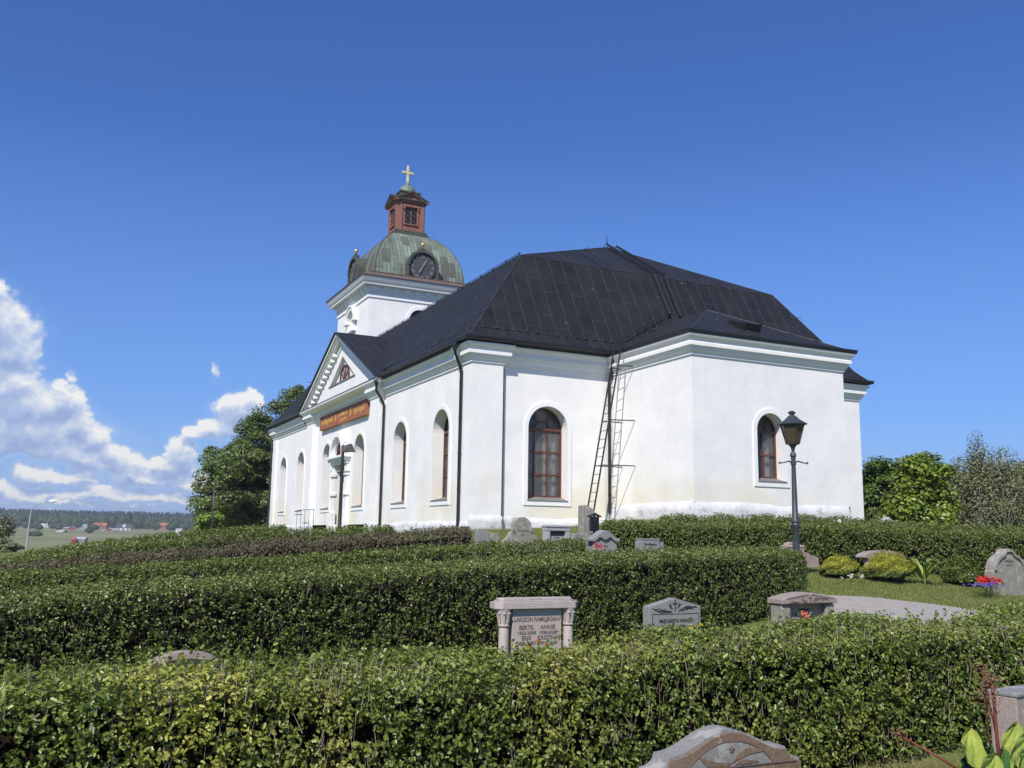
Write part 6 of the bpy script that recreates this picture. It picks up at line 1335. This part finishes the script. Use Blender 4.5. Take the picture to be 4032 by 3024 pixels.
def stalk(pts_, r, head_n, seed, hs=.05):
    rr = np.random.default_rng(seed); P_ = [np.array(at(*p)) - np.array(q) + np.array([0, 0, q[2] - zb2]) for p in pts_]; mb = MB(); mb.tube([tuple(p) for p in P_], [r * (1 - .5 * i / len(P_)) for i in range(len(P_))], 7); tip = P_[-1]; dr_ = P_[-1] - P_[-2]; dr_ /= np.linalg.norm(dr_)
    ends_ = []
    for k in range(9):
        b0 = P_[-1] - dr_ * rr.uniform(0, .10); b1 = b0 + dr_ * rr.uniform(.02, .07) + rr.normal(size=3) * .018; mb.tube([tuple(b0), tuple(b1)], [r * .4, r * .2], 5); ends_.append(b1)
    mb.build('flower_stalk', M['redstem'], o, smooth=True); sd_ = MB()
    for k in range(head_n): c_ = ends_[rr.integers(9)] + rr.normal(size=3) * hs * .32 + dr_ * rr.uniform(-.03, .03); sd_.ball(tuple(c_), rr.uniform(.0018, .0048), 5, 4)
    sd_.build('seed_head', M['seed'], o)
stalk([(3940, 3030, 4.35), (3925, 2900, 4.35), (3915, 2770, 4.35), (3905, 2700, 4.35)], .009, 110, 1, .07); stalk([(3935, 2960, 4.38), (3915, 2850, 4.38), (3885, 2730, 4.4), (3872, 2675, 4.4)], .006, 90, 2, .06); stalk([(3900, 2950, 4.45), (3885, 2830, 4.45), (3880, 2720, 4.45)], .004, 60, 3, .05)
stalk([(3775, 3030, 4.3), (3660, 2960, 4.35), (3575, 2915, 4.4), (3530, 2885, 4.4)], .006, 30, 4, .03)
# ================================================================== village across the valley
VM = {'white': simple('white_house_wall', (.75, .76, .76), (.66, .67, .68), .3, .8, .2), 'red': simple('falun_red_wall', (.26, .055, .045), (.20, .05, .04), .3, .8, .2), 'tile': simple('orange_tiles', (.42, .16, .10), (.34, .13, .08), .5, .8, .2),
      'dark': simple('dark_house_roof', (.05, .055, .07), (.08, .085, .10), .4, .7, .3), 'greyr': simple('grey_metal_roof', (.42, .44, .46), (.34, .36, .38), .3, .5, .4), 'brown': simple('brown_barn_wall', (.10, .065, .05), (.14, .10, .08), .3, .9, .1), 'greyw': simple('grey_barn_wall', (.22, .21, .20), (.28, .27, .25), .3, .9, .1), 'brick': simple('brick_house_wall', (.36, .19, .13), (.30, .15, .10), .3, .9, .1), 'redr': simple('red_metal_roof', (.42, .10, .09), (.34, .09, .08), .3, .6, .3)}
def house(label, u, vb, d, wpx, hw_px, roof_px, wall_m, roof_m, rz=0.0, gable=False, deep=.7, wins=3, chim=True, dormer=False, name='house'):
    q = at(u, vb, d); sc = d / FPX; W_, h, rh = wpx * sc / 1.75, hw_px * sc * 1.1, roof_px * sc * 1.1; Dp = W_ * deep; zb_ = tz_(q[0], q[1]); base = min(zb_, q[2]); o = empty(name, (q[0], q[1], base), math.atan2(RIGHT[1], RIGHT[0]) + rz, label, 'house' if name == 'house' else 'shed', 'houses and sheds of the village'); h += max(0, q[2] - base)
    mb = MB(); mb.box(-W_, W_, -Dp, Dp, -1, h)
    if gable: mb.prism([(-W_, -Dp, h), (W_, -Dp, h), (0, -Dp, h + rh)], (0, 2 * Dp, 0))
    else: mb.prism([(-W_, -Dp, h), (-W_, Dp, h), (-W_, 0, h + rh)], (2 * W_, 0, 0))
    mb.build('wall', VM[wall_m], o); rf_ = MB(); e_ = W_ * .08; t_ = .25
    if gable:
        for s_ in (-1, 1): rf_.hexa([(s_ * (W_ + e_), -Dp - e_, h - e_ * rh / W_), (0, -Dp - e_, h + rh + .02), (0, Dp + e_, h + rh + .02), (s_ * (W_ + e_), Dp + e_, h - e_ * rh / W_), (s_ * (W_ + e_), -Dp - e_, h - e_ * rh / W_ + t_), (0, -Dp - e_, h + rh + t_), (0, Dp + e_, h + rh + t_), (s_ * (W_ + e_), Dp + e_, h - e_ * rh / W_ + t_)])
    else:
        for s_ in (-1, 1): rf_.hexa([(-W_ - e_, s_ * (Dp + e_), h - e_ * rh / Dp), (W_ + e_, s_ * (Dp + e_), h - e_ * rh / Dp), (W_ + e_, 0, h + rh + .02), (-W_ - e_, 0, h + rh + .02), (-W_ - e_, s_ * (Dp + e_), h - e_ * rh / Dp + t_), (W_ + e_, s_ * (Dp + e_), h - e_ * rh / Dp + t_), (W_ + e_, 0, h + rh + t_), (-W_ - e_, 0, h + rh + t_)])
    ro = rf_.build('roof', VM[roof_m], o)
    if chim: mb = MB(); mb.box(W_ * .2, W_ * .2 + .9, -.4, .5, h + rh * .6, h + rh + 1.0); mb.build('chimney', VM['brick'], ro)
    if dormer: mb = MB(); mb.box(-W_ * .15, W_ * .35, -Dp * 1.02, 0, h, h + rh * .55); mb.prism([(-W_ * .22, -Dp * 1.1, h + rh * .5), (W_ * .42, -Dp * 1.1, h + rh * .5), (W_ * .1, -Dp * 1.1, h + rh * .95)], (0, Dp, 0)); mb.build('dormer', VM[wall_m], o)
    for k in range(wins):
        x = -W_ + 2 * W_ * (k + .5) / wins; mb = MB(); mb.box(x - .8, x + .8, -Dp - .06, -Dp + .02, h * .35, h * .35 + 1.7); w_ = mb.build('window', VM['dark'] if wall_m != 'red' else VM['white'], o); mb = MB(); mb.box(x - .6, x + .6, -Dp - .12, -Dp - .061, h * .35 + .2, h * .35 + 1.5); mb.build('pane', M['glass'], w_)
    return o
house('grey-white villa at the far left of the village', 176, 2094, 980, 44, 16, 12, 'white', 'greyr', chim=True, dormer=True)
house('long low house with pale grey roof, second villa from the left', 243, 2092, 960, 50, 12, 10, 'white', 'greyr', .2)
house('tiny distant white cottage high in the fields at the left', 65, 2076, 1150, 16, 5, 5, 'white', 'greyr', wins=1, chim=False)
house('dark red barn left of the grey barn', 284, 2097, 900, 34, 12, 9, 'red', 'greyr', .3, True, wins=2, chim=False)
house('grey gabled barn with arched roof in mid village', 335, 2104, 880, 44, 16, 14, 'greyw', 'greyr', -.3, True, wins=2)
house('pinkish house with grey roof behind the grey barn', 318, 2088, 980, 40, 12, 8, 'brick', 'greyr', .1)
house('tall house with bright orange tile roof left of the dark trees', 394, 2090, 930, 42, 17, 10, 'brick', 'tile', .15, dormer=True)
house('small red cottage with white gable trim in front of the white villa', 438, 2104, 820, 40, 12, 9, 'red', 'greyr', -.2, True, wins=2, chim=False)
house('white two-storey villa with dark dormered roof', 487, 2096, 900, 44, 17, 12, 'white', 'dark', .25, dormer=True)
house('brick house with orange tile roof at the right of the village', 642, 2080, 980, 46, 9, 9, 'brick', 'tile', .1)
house('small white flat shed at the right of the village', 706, 2090, 700, 20, 4, 3, 'white', 'greyr', wins=0, chim=False, name='shed')
house('grey field barn with dark gable roof at the left', 37, 2108, 640, 30, 9, 8, 'greyw', 'dark', .3, True, wins=0, chim=False, name='shed')
house('small field barn with white snow-bright roof', 187, 2102, 760, 20, 4, 5, 'brown', 'greyr', -.5, wins=0, chim=False, name='shed')
house('larger dark field barn with bright metal roof', 243, 2104, 720, 34, 7, 7, 'brown', 'greyr', -.5, wins=0, chim=False, name='shed')
house('red-roofed half of the shed row in the field', 291, 2127, 420, 14, 3, 6, 'red', 'redr', .1, wins=0, chim=False, name='shed')
house('grey-roofed half of the shed row in the field', 318, 2126, 423, 36, 3, 6, 'greyw', 'greyr', .1, wins=0, chim=False, name='shed')
house('bright little outbuilding between the orange roof house and red cottage', 416, 2095, 850, 16, 5, 4, 'white', 'greyr', wins=1, chim=False)
house('low grey garage right of the red cottage', 498, 2106, 800, 30, 5, 3, 'greyw', 'greyr', wins=0, chim=False, name='shed')
house('orange gable peeping out behind the white villa', 514, 2086, 960, 16, 6, 6, 'brick', 'tile', wins=0, chim=False)
house('orange brick house hidden among the willows at the right', 3873, 2060, 60, 16, 28, 10, 'brick', 'tile', wins=0, chim=False)
house('terracotta house glimpsed through the thicket near the right edge', 4000, 2060, 70, 34, 16, 8, 'brick', 'tile', wins=0, chim=False)
# utility poles
for (u, vt, vb, d, lb) in ((213, 2045, 2080, 820, 'wooden utility pole left of the red barn'), (259, 2062, 2100, 760, 'pale utility pole among the village trees'), (598, 2050, 2075, 900, 'utility pole left of the brick house')):
    q = at(u, vt, d); zb2 = tz_(q[0], q[1]); o = empty('utility_pole', (q[0], q[1], zb2), 0, lb, 'pole', 'utility poles in the village'); mb = MB(); mb.tube([(0, 0, -1), (0, 0, q[2] - zb2)], .22, 6); mb.bar((-1, 0, q[2] - zb2 - 1), (1, 0, q[2] - zb2 - 1), .2, .2); mb.build('pole', M['bark'], o)
# distant trees
M['far1'] = leafmat('distant_spruce', [(.028, .048, .022), (.045, .068, .030), (.062, .088, .036)], .9, .1, None, 1, .0); M['far2'] = leafmat('distant_broadleaf', [(.045, .070, .026), (.075, .105, .036), (.11, .14, .05)], .9, .1, None, 1, .0)
def far_wood(name, XYZ, Hs, Ws, kind, mat, label=None, parent=None, per=90, fs_=1.0):
    """crowns of many small facets: kind 0 spruce cone tiers, kind 1 lumpy round crown"""
    n_ = len(XYZ); r = rng; XYZ = np.asarray(XYZ); Hs = np.asarray(Hs); Ws = np.asarray(Ws); i = np.repeat(np.arange(n_), per); m_ = len(i); t_ = r.uniform(0, 1, m_); a_ = r.uniform(0, 6.283, m_)
    if kind == 0: z = .06 + t_ * .94; rr = (1 - t_) * (.75 + .35 * ((t_ * 9) % 1)) + .03
    else: z = .12 + .88 * t_; rr = np.sqrt(np.clip(1 - ((z - .55) / .46) ** 2, .02, 1)) * r.uniform(.82, 1.08, m_)
    c = np.stack([XYZ[i, 0] + np.cos(a_) * rr * Ws[i] / 2, XYZ[i, 1] + np.sin(a_) * rr * Ws[i] / 2, XYZ[i, 2] + z * Hs[i]], 1); s_ = (Ws[i] * fs_ * (.34 if kind else .30) * r.uniform(.6, 1.2, m_))[:, None]
    out = np.stack([np.cos(a_), np.sin(a_), np.full(m_, .5) + (z - .5)], 1); nn_ = out + r.normal(size=(m_, 3)) * .5; nn_ /= np.linalg.norm(nn_, axis=1)[:, None]; b1_ = np.cross(nn_, r.normal(size=(m_, 3))); b1_ /= np.linalg.norm(b1_, axis=1)[:, None]; b2_ = np.cross(nn_, b1_)
    V = np.stack([c + b1_ * s_ * .5, c - b1_ * s_ * .3 + b2_ * s_ * .45, c - b1_ * s_ * .3 - b2_ * s_ * .45], 1).reshape(-1, 3); F = np.arange(m_ * 3).reshape(-1, 3); rv = np.repeat(np.clip(r.normal(.45, .22, n_), 0, 1)[i] * .6 + r.uniform(0, .4, m_), 3)
    return npmesh(name, V, F, M[mat], parent, {'rnd': rv}, 3)
rng = np.random.default_rng(99)
def scat(n_, u0, u1, d0, d1, pw=1.0):
    u = rng.uniform(u0, u1, n_); d = d0 + (d1 - d0) * rng.uniform(0, 1, n_) ** pw; la_ = (u - 2016) / FPX * d; x = CAM_C[0] + HEAD[0] * d + RIGHT[0] * la_; y = CAM_C[1] + HEAD[1] * d + RIGHT[1] * la_; return np.stack([x, y, terrain(x, y) - .5], 1)
P_ = scat(5200, -1500, 1500, 1180, 2150, .8); o = far_wood('distant_wood', P_, rng.uniform(12, 20, len(P_)), rng.uniform(7, 11, len(P_)), 0, 'far1'); tag(o, 'distant dark spruce forest on the ridge beyond the village', 'wood', kind='stuff')
P_ = scat(700, -1500, 1500, 1020, 1250); o = far_wood('distant_wood', P_, rng.uniform(9, 15, len(P_)), rng.uniform(9, 14, len(P_)), 1, 'far2', per=220, fs_=.62); tag(o, 'lighter broadleaf wood edge just behind the village houses', 'wood', kind='stuff')
P_ = scat(620, 3100, 5200, 190, 480, .8); o = far_wood('distant_wood', P_, rng.uniform(9, 14, len(P_)), rng.uniform(4, 7, len(P_)), 0, 'far1', per=650, fs_=.36); tag(o, 'wooded hillside behind the trees at the right', 'wood', kind='stuff')
P_ = scat(900, 1200, 3100, 700, 1500); o = far_wood('distant_wood', P_, rng.uniform(9, 16, len(P_)), rng.uniform(8, 12, len(P_)), 0, 'far1'); tag(o, 'distant wood hidden behind the church', 'wood', kind='stuff')
vt_ = [(505, 990, 90, 18, 0, 'tallest dark spruce clump behind the red cottage, left tree'), (450, 1000, 70, 15, 0, 'dark spruce right of the orange tile roof'), (475, 960, 66, 15, 1, 'broad green tree left of the white villa'), (540, 930, 60, 12, 1, 'round green tree right of the white villa'), (580, 930, 54, 10, 1, 'round tree between the white villa and the brick house'), (612, 900, 50, 9, 1, 'round tree just left of the brick house'),
       (365, 850, 36, 11, 1, 'dark tree between grey barn and orange roof house'), (138, 880, 44, 9, 1, 'tree left of the grey-white villa'), (118, 900, 36, 9, 1, 'tree left of centre behind the field barns'), (100, 920, 40, 10, 1, 'leftmost round tree of the village edge'), (205, 900, 46, 10, 1, 'tree between the two pale villas'), (228, 850, 40, 9, 1, 'bushy tree in front of the long low house'), (150, 800, 34, 8, 1, 'small tree at the field edge below the villa'), (350, 700, 28, 7, 1, 'lone dark tree beside the shed row'),
       (672, 900, 46, 12, 1, 'tree right of the brick house'), (725, 900, 44, 12, 1, 'tree above the small white flat shed'), (770, 800, 44, 12, 1, 'tree behind the notice post'), (560, 980, 74, 13, 0, 'spruce behind the white villa'), (400, 1010, 60, 13, 1, 'broadleaf tree behind the orange tile roof'), (300, 960, 50, 12, 1, 'broadleaf tree behind the red barn'), (255, 960, 52, 12, 1, 'broadleaf tree behind the long low house'), (640, 1000, 60, 13, 1, 'tree behind the brick house'), (60, 960, 46, 12, 1, 'tree above the distant white cottage'), (20, 900, 50, 12, 1, 'tree at the far left of the village edge')]
for (u, d, hp_, wm, kd, lb) in vt_:
    x, y = plan(u, d); z = tz_(x, y) - .3; hh = max(4.0, hp_ * .62 * d / FPX); wm *= .85
    o = empty('village_tree', (x, y, z), 0, lb, 'tree', 'trees around the village'); cr_ = far_wood('crown', [(0, 0, hh * .08)], [hh], [wm], kd, 'far1' if kd == 0 else 'far2', parent=o, per=400, fs_=.5); mb = MB(); mb.tube([(0, 0, -.5), (0, 0, hh * .4)], .25, 6); mb.build('trunk', M['bark'], o)
x, y = plan(138, 560); shr = empty('shrub', (x, y, tz_(x, y)), 0, 'round dark bush alone in the middle of the field', 'shrub'); far_wood('foliage', [(0, 0, -.6)], [3.4], [7.5], 1, 'far2', parent=shr, per=500, fs_=.45)
# ================================================================== air
hz_ = MB(); hz_.box(-3560, 3560, -3560, 3560, -11, 52); hz_o = hz_.build('haze', M['ground']); tag(hz_o, kind='stuff')
hm = bpy.data.materials.new('haze_air'); hm.use_nodes = True; ht = hm.node_tree; ht.nodes.clear(); pvn = ht.nodes.new('ShaderNodeVolumePrincipled'); pvn.inputs['Color'].default_value = (.80, .88, .98, 1); pvn.inputs['Density'].default_value = .00028; pvn.inputs['Anisotropy'].default_value = .2
ho = ht.nodes.new('ShaderNodeOutputMaterial'); ht.links.new(pvn.outputs[0], ho.inputs['Volume']); hz_o.data.materials.clear(); hz_o.data.materials.append(hm)
